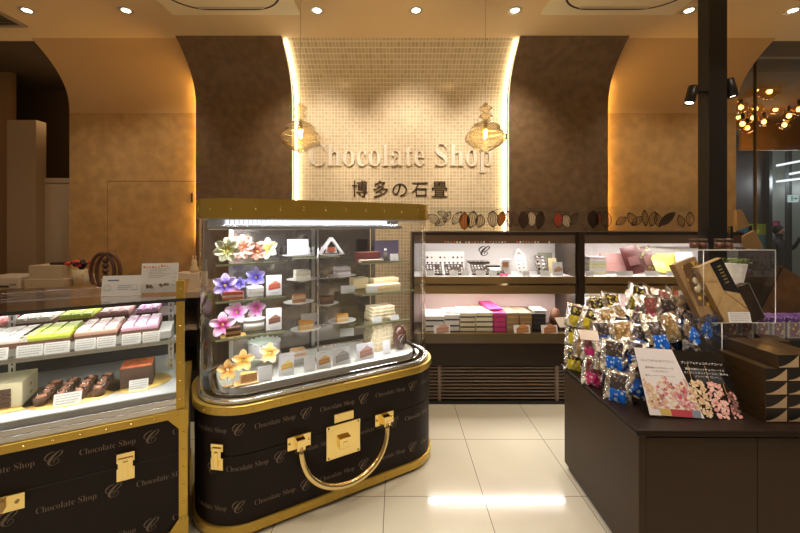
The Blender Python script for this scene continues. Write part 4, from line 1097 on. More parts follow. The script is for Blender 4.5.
carton('storage_box', 'pale box with a dark lid at the right end of the back counter', 'box', (x - .01, y, cz), 0, .22, .16, .13, mat('box light', (.68, .56, .40), .5))
t = thing('figurine', 'small beige rabbit-like figurine on the pale box with the dark lid', 'figurine', (x + .02, y, cz + .1305))
obj('body', MB().lathe([(.0001, 0), (.035, 0), (.038, .03), (.022, .06), (.024, .085), (.018, .11), (.0001, .118)], 16), mat('figurine beige', (.70, .50, .28), .5), t)
b = MB(); b.ball((-.012, 0, .13), .008, 8, 6, sz=2.6); b.ball((.012, 0, .13), .008, 8, 6, sz=2.6); obj('ears', b, mat('figurine beige', (.70, .50, .28), .5), t)

# ================================================================== WALL DISPLAY CABINETS
YC = 3.422
def cz_(py, Y=YC): return CAMZ - (py - VY) / F * Y
def cx_(px, Y=YC): return (px - VX) / F * Y
m_niche = mat('niche white', (.80, .74, .72), .5)
m_nichep = mat('niche warm', (.66, .50, .46), .5)
ZT = cz_(232)
LEV = dict(fas=cz_(243.5), ledge_t=cz_(277), ledge_b=cz_(283.5), dr_t=cz_(285.5), dr_b=cz_(294), deck=.640, kerb_t=cz_(334), kerb_b=cz_(343.5), low_t=cz_(344), low_b=cz_(366), base=0)
def cabinet(x0, x1, label):
    cx = (x0 + x1) / 2; h = (x1 - x0) / 2
    t = thing('display_cabinet', label, 'cabinet', (cx, YC, 0), 0, 'lit wall display cabinets')
    D = .46; E = LEV
    obj('top_board', MB().box(-h, h, 0, D, ZT - .03, ZT), m_brown2, t, bevel=.002)
    obj('fascia', MB().box(-h, h, .005, .025, E['fas'], ZT - .0305), mat('fascia brown', (.16, .10, .06), .3, coat=.3), t)
    for s_ in (-1, 1): obj('side', MB().box(s_ * h - (.02 if s_ > 0 else 0), s_ * h + (.02 if s_ < 0 else 0), .0, D, .02, ZT - .031), m_brown2, t)
    obj('upper_back', MB().box(-h + .02, h - .02, D - .02, D, E['ledge_t'] - .02, ZT - .03), m_niche, t)
    obj('lower_back', MB().box(-h + .02, h - .02, D - .02, D, .02, E['dr_b']), m_nichep, t)
    obj('upper_deck', MB().box(-h + .02, h - .02, .0, D - .02, E['ledge_t'] - .012, E['ledge_t']), m_niche, t)
    obj('ledge', MB().box(-h + .02, h - .02, -.012, .004, E['ledge_b'], E['ledge_t'] + .004), m_bronze, t, bevel=.002)
    d = obj('drawer', MB().box(-h + .02, h - .02, -.004, D - .03, E['dr_b'], E['dr_t']), m_bronze, t, bevel=.006, seg=3)
    obj('lower_deck', MB().box(-h + .02, h - .02, .05, D - .02, E['deck'] - .02, E['deck']), m_brown2, t)
    obj('kerb', MB().box(-h + .02, h - .02, .0, .045, E['kerb_b'], E['kerb_t'] - .0), mat('kerb brown', (.12, .085, .045), .3, coat=.2), t)
    obj('kerb_top', MB().box(-h + .02, h - .02, .002, .05, E['kerb_t'], E['kerb_t'] + .004), m_bronze, t)
    obj('lower_drawer', MB().box(-h + .02, h - .02, .0,   .30, E['low_b'], E['low_t']), mat('low drawer', (.026, .015, .009), .4, spec=.3), t, bevel=.002)
    lv = MB(); n = 10
    for k in range(n):
        z = .045 + (E['low_b'] - .06) * k / (n - 1) * .96
        lv.box(-h + .02, h - .02, .012, .034, z, z + .011)
    obj('louvre_slats', lv, mat('louvre', (.19, .125, .085), .35), t); 
    obj('louvre_back', MB().box(-h + .02, h - .02, .05, .06, .02, E['low_b']), m_black, t)
    for xx in (-h + .24, h - .20) if x0 < 1 else (0,):
        obj('louvre_post', MB().box(xx, xx + .03, .006, .036, .03, E['low_b']), mat('louvre', (.19, .125, .085), .35), t)
    obj('plinth', MB().box(-h, h, .0, .30, 0, .03), m_black, t)
    obj('light_tube', MB().tube([(-h + .04, .40, ZT - .05), (h - .04, .40, ZT - .05)], .008, 8), led_c, t)
    obj('light_tube', MB().tube([(-h + .04, .06, ZT - .05), (h - .04, .06, ZT - .05)], .007, 8), led_c, t)
    obj('light_tube', MB().tube([(-h + .04, .20, E['dr_b'] - .015), (h - .04, .20, E['dr_b'] - .015)], .009, 8), led_c, t)
    g = MB(); g.box(-h + .022, h - .022, .028, .032, E['ledge_t'] + .001, E['fas'] + .02)
    obj('glass_front', g, m_glass, t)
    return t
C1 = (cx_(412), cx_(577.5)); C2 = (cx_(582.5), cx_(744))
cab1 = cabinet(C1[0], C1[1], 'lit brown display cabinet against the wall between the suitcase and the right counter')
cab2 = cabinet(C2[0], C2[1], 'lit brown display cabinet with maroon and yellow packets, behind the right counter')
b = MB().box(C1[1] + .002, C2[0] - .002, -.02, .46, 0, ZT); 
po = tag(obj('divider_post', b, m_brown2, None, loc=(0, YC, 0)), 'dark upright post between the two wall cabinets', 'post')

# engraved glass screens with cacao pods standing on the cabinets
m_ink = mat('pod ink', (.055, .028, .014), .5); m_pod = mat('pod orange', (.60, .20, .04), .5); m_podr = mat('pod red', (.50, .07, .03), .5); m_podl = mat('pod pale', (.72, .60, .42), .5)
def screen(x0, x1, label, pods):
    Y = YC + .05; z0 = ZT + .001; z1 = cz_(207, Y)
    t = thing('glass_screen', label, 'glass screen', ((x0 + x1) / 2, Y, z0), 0, 'glass screens on the wall cabinets')
    h = (x1 - x0) / 2
    obj('pane', MB().box(-h, h, 0, .006, 0, z1 - z0), glassmat('screen glass', (.93, .94, .92), .03, .4), t)
    obj('foot', MB().box(-h, h, -.006, .012, 0, .008), m_bronze, t)
    for px, py, w, hh, ang, fill in pods:
        p = at(px, py, Y); c = Vector((p.x - (x0 + x1) / 2, 0, p.z - z0)); w = w * 1.15 / F * Y / 2; hh = hh * 1.05 / F * Y / 2; a = math.radians(ang)
        def P(u, v, y=-.0015): return (c.x + u * math.cos(a) - v * math.sin(a), y, c.z + u * math.sin(a) + v * math.cos(a))
        N = 20
        def sh(q): return math.sin(PI * q) ** .8 * (1 if True else 0)
        out = [(-sh(k / N) * w, -hh + 2 * hh * k / N) for k in range(N + 1)] + [(sh(k / N) * w, -hh + 2 * hh * k / N) for k in range(N - 1, 0, -1)]
        d = MB()
        if fill is not None: d.add([P(u, v, -.0008) for u, v in out], [tuple(range(len(out)))], 1)
        d.tube([P(u, v) for u, v in out], .0034, 5, closed=True)
        for q in (-.5, 0, .5):
            d.tube([P(sh(k / N) * w * q, -hh + 2 * hh * k / N) for k in range(0, N + 1, 2)], .0019, 4)
        if fill is None:
            for k in range(3, 17, 3): d.tube([P(-sh(k / N) * w, -hh + 2 * hh * k / N), P(0, -hh + 2 * hh * (k - 1.5) / N), P(sh(k / N) * w, -hh + 2 * hh * k / N)], .001, 4)
        obj('pod_drawing', d, [m_ink, fill or m_ink], t)
    return t
def branch(t, x0off, pts, z0):
    d = MB(); Y = YC + .05
    P3 = [at(px, py, Y) for px, py in pts]
    d.tube([(q.x - x0off, -.0018, q.z - z0) for q in P3], .003, 5); obj('branch_drawing', d, m_ink, t)
g1 = screen(cx_(430), cx_(511.5), 'glass screen with engraved cacao pods on the cabinet in front of the mosaic', [
    (434, 219, 7, 14, 55, None), (441, 222, 6, 13, -60, None), (447, 217, 6, 12, -30, None), (443, 214, 5, 11, 70, None), (457, 218, 7, 15, -35, None), (464.5, 221, 9, 17, 0, m_pod), (472, 219.5, 9, 17, -12, m_podl), (480, 221, 8, 13, -8, m_podl),
    (493, 219, 9, 16, 0, m_podl), (501.5, 218.5, 7, 15, -15, m_pod), (509, 219, 6, 16, 8, None)])
xm = (cx_(430) + cx_(511.5)) / 2
branch(g1, xm, [(456, 214), (463, 212), (470, 212.5), (477, 213)], ZT); branch(g1, xm, [(488, 214), (496, 210), (505, 208)], ZT)
g2 = screen(cx_(512.5), cx_(588), 'glass screen with engraved cacao pods on the cabinet in front of the dark wall', [
    (515, 219, 7, 14, 10, None), (523.5, 220, 9, 17, 0, m_ink), (531.5, 219, 8, 16, 6, m_podl), (540, 220, 8, 18, -8, m_ink), (558, 219.5, 8, 16, 3, m_podr), (566.5, 221, 8, 14, 14, m_podl), (574, 219, 6, 14, -30, None)])
xm = (cx_(512.5) + cx_(588)) / 2
branch(g2, xm, [(520, 213), (528, 211), (536, 212), (543, 215)], ZT); branch(g2, xm, [(526, 207.5), (533, 209), (541, 213)], ZT); branch(g2, xm, [(553, 213), (561, 211.5), (569, 213)], ZT)
g3 = screen(cx_(590), cx_(695), 'glass screen with engraved cacao leaves on the right-hand cabinet', [
    (593, 219, 10, 17, 0, m_ink), (598, 219, 6, 13, -12, m_podr), (606, 219.5, 9, 16, 3, None), (621, 221, 6, 12, -55, None), (632, 219, 7, 14, 30, None), (637, 221, 6, 13, -50, None), (645, 218, 5, 16, 5, None), (653, 219, 7, 15, -15, None), (658, 220, 6, 14, 12, None), (667, 219, 7, 20, -50, m_ink), (681, 221, 6, 12, 20, None), (690, 219, 7, 14, 0, None)])
xm = (cx_(590) + cx_(695)) / 2
branch(g3, xm, [(586, 214), (592, 211), (600, 211.5), (608, 213)], ZT)

# script C on the niche back
tv, tf = textmb('𝒞', None, (256 - 246) / F * (YC + .44), off=.015)
p = at(478.5, 256, YC + .435)
ml = MB(); ml.add([(p.x + x * 1.1, YC + .4385, p.z + y) for x, y in tv], tf)
sc_ = obj('script_letter', ml, mat('sign brown', (.045, .026, .016), .5)); sc_.parent = cab1; sc_.matrix_parent_inverse = Matrix.Translation((-(C1[0] + C1[1]) / 2, -YC, 0))

# ---- upper niche contents, cabinet 1
UD = LEV['ledge_t'] + .0005
def U(px, dy, z=UD): Y = YC + dy; return Vector(((px - VX) / F * Y, Y, z))
p = U(445, .36)
t = thing('chocolate_board', 'white board dotted with rows of small chocolates in the left wall cabinet', 'board', p, rot=(math.radians(-14), 0, 0))
obj('board', MB().box(-.20, .20, 0, .006, 0, .21), m_cardw, t)
b = MB(); r = random.Random(5)
for j in range(3):
    for i in range(9):
        if j == 2 and i in (2, 5): continue
        b.ball((-.175 + .044 * i, -.004, .04 + .055 * j), .011, 6, 5, sy=.5, mi=r.choice((0, 0, 1)))
obj('chocolates', b, [mat('choc dot', (.10, .05, .03), .4), mat('choc dot light', (.5, .3, .15), .4)], t)
def choc_tray(label, loc, w, d, nx, ny, rotx=0, colr=(.05, .03, .02), tone=None, h=.02, rz=0):
    t = thing('chocolate_tray', label, 'tray of chocolates', loc, 0, 'trays of chocolates in the wall cabinet', rot=(rotx, 0, rz))
    b = MB(); b.box(-w / 2, w / 2, -d / 2, d / 2, .0, .006)
    b.ring([(-w / 2, -d / 2), (w / 2, -d / 2), (w / 2, d / 2), (-w / 2, d / 2)], [(-w / 2 + .006, -d / 2 + .006), (w / 2 - .006, -d / 2 + .006), (w / 2 - .006, d / 2 - .006), (-w / 2 + .006, d / 2 - .006)], .006, h)
    obj('tray', b, mat('tray %.2f %.2f %.2f' % colr, colr, .4), t)
    b = MB(); r = random.Random(hash_(label))
    for i in range(nx):
        for j in range(ny):
            b.ball((-w / 2 + w * (i + .5) / nx, -d / 2 + d * (j + .5) / ny, .012), min(w / nx, d / ny) * .36, 8, 6, mi=r.randrange(3), sz=.7)
    obj('chocolates', b, [mat('bonbon pale', (.75, .70, .66), .3), mat('bonbon brown', (.16, .08, .05), .3), mat('bonbon grey', (.42, .38, .36), .3)], t)
    return t
R_ = math.radians
for px, w, dy, rx, lab in ((434, .15, .14, 34, 'first tray of chocolates from the left end of the left wall cabinet'), (454, .18, .14, 34, 'second tray of chocolates in the front row of the left wall cabinet'),
                       (478, .20, .30, 0, 'back tray of chocolates below the script letter'), (479, .15, .14, 34, 'third tray of chocolates in the front row of the left wall cabinet')):
    z = UD + (.0 if dy < .2 else .085)
    choc_tray(lab, U(px, dy, z + .012 + (.032 if rx else 0)), w, .135, int(w / .028), 4, R_(rx) * 1)
st = thing('cake_riser', 'white block under the back tray below the script letter', 'riser', U(478, .30)); obj('block', MB().box(-.11, .11, -.065, .065, 0, .094), m_niche, st)
t = choc_tray('slanted tray with a white bar in the middle of the left wall cabinet', U(495, .15, UD + .035), .15, .15, 5, 2, R_(24)); obj('white_bar', MB().box(-.05, .05, -.02, .03, .012, .024), m_cardw, t)
carton('chocolate_box', 'tall white box with a brown window in the left wall cabinet', 'box', U(505.5, .16), .12, .095, .04, .150, m_cardw, band=None)
o = tag(obj('window_sticker', MB().box(-.03, .03, -.0015, 0, .075, .125), mat('sticker brown', (.42, .20, .10), .4), None, loc=U(505.5, .138), rot=(0, 0, .12)), 'brown square window sticker on the tall white box', 'sticker')
t = thing('standing_card', 'tall white dotted card with a brown arrow top in the left wall cabinet', 'card', U(523, .16), rot=(R_(-12), R_(-6), .1))
obj('card', MB().box(-.052, .052, 0, .004, 0, .20), m_cardw, t)
b = MB(); b.add([(-.05, -.001, .19), (.05, -.001, .19), (0, -.001, .255)], [(0, 1, 2)]); b.box(-.05, .05, .0, .004, .19, .20); b.add([(-.03, -.0015, .195), (.03, -.0015, .195), (0, -.0015, .235)], [(0, 1, 2)], 1); obj('roof_print', b, [m_cardw, mat('sticker brown', (.42, .20, .10), .4)], t)
b = MB()
for i in range(2):
    for j in range(4): b.ball((-.022 + .044 * i, -.001, .03 + .036 * j), .007, 6, 5, sy=.3)
obj('chocolates', b, mat('choc dot', (.10, .05, .03), .4), t)
t = choc_tray('steep dark tray of chocolates at the right of the left wall cabinet', U(541, .17, UD + .09), .10, .21, 2, 5, R_(48), (.10, .075, .06), rz=-.1)
b = thing('easel', 'small dark easel behind the steep chocolate tray', 'easel', U(545, .30)); obj('panel', MB().box(-.07, .07, 0, .01, 0, .20), mat('olive panel', (.20, .19, .13), .5), b)
o = thing('standing_card', 'plain beige card standing behind the picture card at the right of the left wall cabinet', 'card', U(553, .25), rot=(R_(-8), 0, 0)); obj('card', MB().box(-.04, .04, 0, .004, 0, .15), m_cream, o)
picture_card('picture card with a brown bar in the right corner of the left wall cabinet', U(558, .075), -.15, .09, .128, ((.40, .22, .14), (.5, .3, .2)), bg=(.66, .64, .66))
for k, (px, w) in enumerate(((430.5, .075), (454, .08), (465.5, .075), (481, .09), (493, .07), (526, .07), (545.5, .09))):
    nb = ['at the left end', 'second from the left', 'third from the left', 'fourth from the left', 'below the slanted tray', 'below the arrow-topped card', 'below the steep tray'][k]
    price_card(f'white price card {nb} in the left wall cabinet', U(px, .05), 0, w, .052, 'price cards in the left wall cabinet')
t = thing('ribbon_bow', 'pink ribbon bow near the tall white box in the left wall cabinet', 'bow', U(504, .055))
b = MB(); b.ball((-.022, 0, .014), .02, 8, 6, sz=.6, sy=.5); b.ball((.022, 0, .014), .02, 8, 6, sz=.6, sy=.5); b.ball((0, 0, .014), .009, 8, 6); obj('loops', b, mat('hot pink', (.85, .10, .32), .5), t)
# tiny hanging figures along the niche top
b = MB(); r = random.Random(9)
t = thing('glass_ornaments', 'row of tiny white bonbons on the glass strip above the left wall cabinet niche', 'bonbon strip', (0, YC + .0, LEV['fas'] + .006))
for px in list(range(445, 462, 3)) + list(range(466, 485, 3)) + list(range(490, 508, 3)) + list(range(517, 541, 3)) + [549]:
    b.ball((cx_(px), -.0045, .006), .0085, 6, 5, sz=1.2, mi=r.randrange(3))
obj('bonbons', b, [m_plate, m_pod, mat('bonbon grey', (.42, .38, .36), .3)], t)
obj('strip', MB().box(cx_(440), cx_(552), -.012, .004, -.006, -.003), m_acryl, t)

# ---- lower niche: stacks of boxes
LDk = LEV['deck'] + .0005
m_wb = mat('white box', (.86, .84, .80), .5); m_wbb = mat('ivory box', (.84, .78, .58), .5)
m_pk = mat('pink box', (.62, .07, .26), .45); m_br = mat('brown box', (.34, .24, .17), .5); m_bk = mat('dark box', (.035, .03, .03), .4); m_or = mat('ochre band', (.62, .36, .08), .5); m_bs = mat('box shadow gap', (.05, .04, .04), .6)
def bstack(px0, px1, n, hh, mt, word, mk='ribbon', band=None, dy=.06, d=.30, lift=0):
    Y = YC + dy; xa, xb = (px0 - VX) / F * Y, (px1 - VX) / F * Y; w = xb - xa - .003
    for k in range(n):
        t = carton('gift_box', f'{ordn(k, n)} {word}', 'box', ((xa + xb) / 2, Y + d / 2, LDk + lift + k * (hh + .0006)), 0, w, d, hh, mt, 'gift boxes stacked in the lower niche')
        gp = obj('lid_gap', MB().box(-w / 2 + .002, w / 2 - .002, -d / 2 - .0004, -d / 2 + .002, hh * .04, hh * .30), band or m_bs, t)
bstack(424.5, 444, 3, .052, m_wb, 'white gift box of the leftmost stack in the lower niche')
bstack(444.5, 459.5, 3, .056, m_wb, 'white gift box of the second stack from the left')
bstack(460, 475.5, 4, .046, m_wbb, 'ivory gift box of the stack left of centre')
bstack(476, 493, 4, .047, m_wbb, 'ivory gift box of the stack beside the pink boxes')
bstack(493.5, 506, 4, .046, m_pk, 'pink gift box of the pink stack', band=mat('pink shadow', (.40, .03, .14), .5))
bstack(506.5, 519, 4, .046, m_br, 'brown gift box of the stack right of the pink one', band=m_or)
bstack(519.5, 532, 4, .046, m_br, 'brown gift box of the stack left of the black one', band=m_or)
bstack(532.5, 546, 4, .044, m_bk, 'black gift box of the black stack')
t = carton('gift_box', 'loose pink gift box lid leaning up the pink stack', 'box', ((490 - VX) / F * 3.68, 3.68, LDk + .205), .25, .13, .28, .018, m_pk, rot=(R_(4), 0, .16))
carton('gift_box', 'small white box lying across the second white stack', 'box', ((452 - VX) / F * 3.6, 3.62, LDk + .1705), 0, .13, .2, .016, m_wb)
carton('gift_box', 'small cream box lying on the black stack', 'box', ((538 - VX) / F * 3.6, 3.62, LDk + .179), 0, .12, .18, .02, m_wbb)
t = thing('cocoa_ornament', 'small brown cocoa ornament behind the black stack in the lower niche', 'ornament', ((555 - VX) / F * 3.6, 3.60, LDk)); obj('ball', MB().lathe([(.0001, 0), (.04, .004), (.055, .10), (.04, .19), (.0001, .21)], 16), mat('ornament brown', (.13, .055, .028), .4), t)
for px, pic, lab in ((442, (.45, .25, .18), 'left'), (522, (.40, .18, .06), 'middle'), (549.5, (.40, .18, .08), 'right')):
    p = at(px, 340, YC + .01); picture_card(f'picture card on the {lab} of the cabinet kerb below the gift boxes', (p.x, YC + .004, LEV['kerb_t'] + .0045 - 0.0), 0, .15, .075 if True else 0, (pic, tuple(min(1, c * 1.5) for c in pic)), 'picture cards on the cabinet kerb', lean=-14)

# ---- cabinet 2 upper niche
def pouch(label, loc, w, h, m, rot=(0, 0, 0), group=None, name='pouch', cat='pouch', band=None):
    t = thing(name, label, cat, loc, 0, group, rot=rot); N, Mz = 9, 9; vs = []; fs = []
    for s_ in (-1, 1):
        for j in range(Mz):
            for i in range(N):
                u, v = i / (N - 1), j / (Mz - 1); th = .02 * (math.sin(PI * u) * math.sin(PI * min(1, v * .9 + .1)) ** .6)
                vs.append(((u - .5) * w, s_ * th, v * h))
    for q in range(2):
        o_ = q * N * Mz
        for j in range(Mz - 1):
            for i in range(N - 1):
                f_ = (o_ + j * N + i, o_ + j * N + i + 1, o_ + (j + 1) * N + i + 1, o_ + (j + 1) * N + i); fs.append(f_ if q == 0 else f_[::-1])
    obj('film', MB().add(vs, fs, 0, True), m, t)
    if band: obj('label_panel', MB().box(-w * .3, w * .3, -.0225, -.0205, h * .3, h * .62), band, t)
    return t
carton('gift_box', 'rose pink box leaning in the right wall cabinet', 'box', U(615, .22, UD + .025), 0, .25, .025, .175, mat('rose box', (.52, .27, .25), .5), rot=(R_(-14), 0, 0))
m_mar = mat('maroon film', (.085, .018, .018), .4, coat=.1); m_yel = specklemat('yellow film', (.80, .72, .10), (.55, .70, .10), 18, .35); m_wsp = specklemat('white printed film', (.84, .82, .80), (.30, .25, .30), 24, .12)
pouch('larger maroon pouch with pale print leaning in the right wall cabinet', U(637, .16, UD + .01), .17, .27, m_mar, (R_(-12), R_(-12), 0), band=mat('maroon print', (.22, .10, .09), .4))
pouch('second maroon and olive pouch, right of the larger maroon pouch', U(652, .20, UD + .01), .14, .27, specklemat('maroon olive', (.14, .06, .05), (.30, .32, .10), 26, .3), (R_(-16), R_(-10), 0), band=mat('maroon print', (.22, .10, .09), .4))
pouch('yellow green pouch lying in front of the white one in the right wall cabinet', U(667, .12, UD + .01), .22, .20, m_yel, (R_(-40), R_(14), .1))
pouch('yellow pouch standing behind the green one in the right wall cabinet', U(668, .24, UD + .01), .19, .19, m_yel, (R_(-12), 0, 0))
pouch('white pouch with small grey flower print in the right wall cabinet', U(686, .22, UD + .01), .17, .20, m_wsp, (R_(-10), 0, 0))
for k in range(6):
    carton('snack_box', f'{ordn(k, 6)} thin pale box in the right wall cabinet\'s left stack', 'box', U(594, .22, UD + .0285 * k), 0, .16, .14, .028, [m_wbb, m_wb, m_wbb, mat('lime box', (.75, .72, .35), .5), m_wb, mat('rose light box', (.72, .50, .50), .5)][k], 'snack boxes at the left end of the right cabinet')
for px, w, lab in ((590, .08, 'below the thin stack'), (625, .16, 'below the rose pink box'), (652.5, .13, 'below the maroon pouches'), (672, .10, 'below the yellow pouches'), (688, .08, 'below the white pouch')):
    price_card(f'white price card {lab} in the right wall cabinet', U(px, .05), 0, w, .05, 'price cards in the right wall cabinet')
# cabinet 2 lower niche
for k, px in enumerate((581.5, 601)):
    pass
for k, (px, w) in enumerate(((592, .17), (612, .17))):
    picture_card(f'{("left", "right")[k]} framed pink picture panel at the back of the lower right niche', ((px - VX) / F * 3.8, 3.80, LDk + .19), 0, w, .17, ((.70, .42, .36), (.8, .55, .5)), lean=-4, name='framed_picture')
for k, (px, dz_, w, mt, lab) in enumerate(((596, 0, .2, m_wb, 'lowest white'), (596, .045, .2, mat('mint box', (.55, .68, .42), .5), 'pale green'), (596, .09, .2, m_wb, 'upper white'))):
    carton('snack_box', f'{lab} box at the left of the lower right niche', 'box', ((px - VX) / F * 3.60, 3.62, LDk + dz_ + .0006 * k), 0, w, .22, .044, mt, 'boxes in the lower right niche')
for k in range(3):
    carton('snack_box', f'{ordn(k, 3)} white box of the wide stack behind the foil bags', 'box', ((640 - VX) / F * 3.60, 3.62, LDk + .06 * k), 0, .30, .24, .059, m_wb, 'white boxes in the lower right niche')

# ================================================================== RIGHT COUNTER
TX0, TX1, TY0, TY1, TZ = 1.115, 2.75, 1.712, 2.545, .70
t = thing('sales_counter', 'matte chocolate brown sales counter in the right foreground, piled with snacks', 'counter', ((TX0 + TX1) / 2, (TY0 + TY1) / 2, 0), math.radians(-.6))
hx, hy = (TX1 - TX0) / 2, (TY1 - TY0) / 2
obj('countertop', MB().box(-hx, hx, -hy, hy, TZ - .032, TZ), mat('counter lacquer', (.020, .011, .007), .4, spec=.2), t, bevel=.010, seg=4)
m_cb = mat('counter body brown', (.050, .030, .0165), .5, spec=.25)
obj('carcass', MB().box(-hx + .022, hx - .022, -hy + .035, hy - .02, .04, TZ - .033), m_cb, t)
obj('corner_stile', MB().box(-hx + .020, -hx + .052, -hy + .018, -hy + .05, .0, TZ - .034), m_cb, t, bevel=.002)
# front door panels with a visible joint
xj = at(763.5, 480, TY0).x - (TX0 + TX1) / 2
for a, b_ in ((-hx + .055, xj - .0015), (xj + .0015, xj + .60)):
    obj('front_panel', MB().box(a, b_, -hy + .022, -hy + .04, .03, TZ - .045), m_cb, t, bevel=.0015)
obj('plinth', MB().box(-hx + .04, hx - .04, -hy + .05, hy - .04, 0, .04), m_black, t)

# hidden display steps under the bags
m_step = mat('riser black', (.02, .018, .017), .5)
def step(label, x0, x1, y0, y1, z0, z1):
    return tag(obj('display_riser', MB().box(x0, x1, y0, y1, z0, z1), m_step, bevel=.003), label, 'riser', )
step('low black display step under the front foil bags', 1.30, 1.70, 2.10, 2.24, TZ + .001, .86)
step('middle black display step under the foil bags', 1.30, 1.72, 2.241, 2.35, TZ + .001, 1.0)
step('tall black display step at the back of the foil bags', 1.30, 1.72, 2.351, 2.48, TZ + .001, 1.08)

# ---- foil snack bags
m_foil = mat('silver foil', (.90, .88, .85), .14, metal=1, bump=.9, nscale=38)
m_choc = specklemat('choc picture', (.085, .045, .035), (.30, .16, .09), 60, .3, .25)
def bagmats(nm, c, c2, win): return [m_foil, specklemat('bag %s' % nm, c, c2, 42, .42, .28), win]
wy = specklemat('win yellow', (.055, .04, .02), (.62, .48, .06), 55, .38, .25); wb = specklemat('win blue', (.06, .045, .045), (.32, .24, .20), 60, .3, .25)
wr = specklemat('win red', (.20, .05, .06), (.42, .16, .14), 60, .3, .25)
BM = {'yellow': bagmats('yellow', (.80, .66, .03), (.90, .86, .50), wy), 'magenta': bagmats('magenta', (.72, .03, .22), (.90, .68, .76), wr),
      'blue': bagmats('blue', (.01, .16, .75), (.70, .82, .96), wb), 'crimson': bagmats('crimson', (.42, .02, .06), (.75, .42, .45), specklemat('win pinkish', (.30, .09, .08), (.55, .28, .22), 60, .3, .25)),
      'navy': bagmats('navy', (.01, .09, .42), (.55, .66, .85), wb), 'gold': bagmats('gold', (.42, .28, .10), (.72, .60, .35), specklemat('win gold', (.30, .17, .06), (.62, .42, .16), 50, .35, .25))}
def bag_mesh(kind, w, h, seed):
    r = random.Random(seed); N, Mz = 17, 23; vs = []; fs = []; mi = []
    fr = [(r.uniform(4, 11), r.uniform(-7, 7), r.uniform(0, 6.28), r.uniform(.0012, .0034)) for _ in range(7)]
    for s_ in (-1, 1):
        for j in range(Mz):
            for i in range(N):
                u, v = i / (N - 1), j / (Mz - 1)
                e = max(0, math.sin(PI * u)) ** .55 * max(0, math.sin(PI * min(1, max(0, (v - .06) / .88)))) ** .5
                y = s_ * .026 * e
                wr_ = sum(a * math.sin(fx * u * PI + fz * v * PI + ph) for fx, fz, ph, a in fr) * (1.4 - .7 * e)
                y += wr_
                ww = w * (1 - .07 * e + .02 * math.sin(v * 9 + seed))
                if v < .05 or v > .95: y = wr_ * .8 + .0015 * math.sin(i * 2.4)
                vs.append(((u - .5) * ww, y + (.0006 * s_ if e < .05 else 0), v * h))
    mb = MB()
    for q in range(2):
        o_ = q * N * Mz
        for j in range(Mz - 1):
            for i in range(N - 1):
                f_ = (o_ + j * N + i, o_ + j * N + i + 1, o_ + (j + 1) * N + i + 1, o_ + (j + 1) * N + i)
                fs.append(f_ if q == 0 else f_[::-1])
                m = 0
                if q == 0 and 3 <= i < N - 4:
                    if 11 <= j < 20: m = 2
                    elif 1 <= j < 11: m = 1
                if q == 1 and 2 <= i < N - 3 and 2 <= j < 20: m = 1
                mi.append(m)
    mb.v = vs; mb.f = fs; mb.mi = mi; mb.sm = [True] * len(fs)
    return mb
PROTO = {}
BAGS = []
def bag(kind, px, py, Y, yaw, lean, roll, label, h=.19, w=.135):
    """px,py: middle of the bag bottom edge"""
    p = at(px, py, Y)
    key = (kind, round(h, 2))
    rot = (R_(lean), R_(roll), R_(yaw))
    if key not in PROTO:
        t = thing('snack_bag', label, 'snack bag', p, 0, 'foil snack bags piled on the right counter', rot=rot)
        obj('foil', bag_mesh(kind, w, h, len(PROTO) + 3), BM[kind], t)
        PROTO[key] = t
    else: t = dup(PROTO[key], p, rot=rot, label=label)
    BAGS.append(t); return t
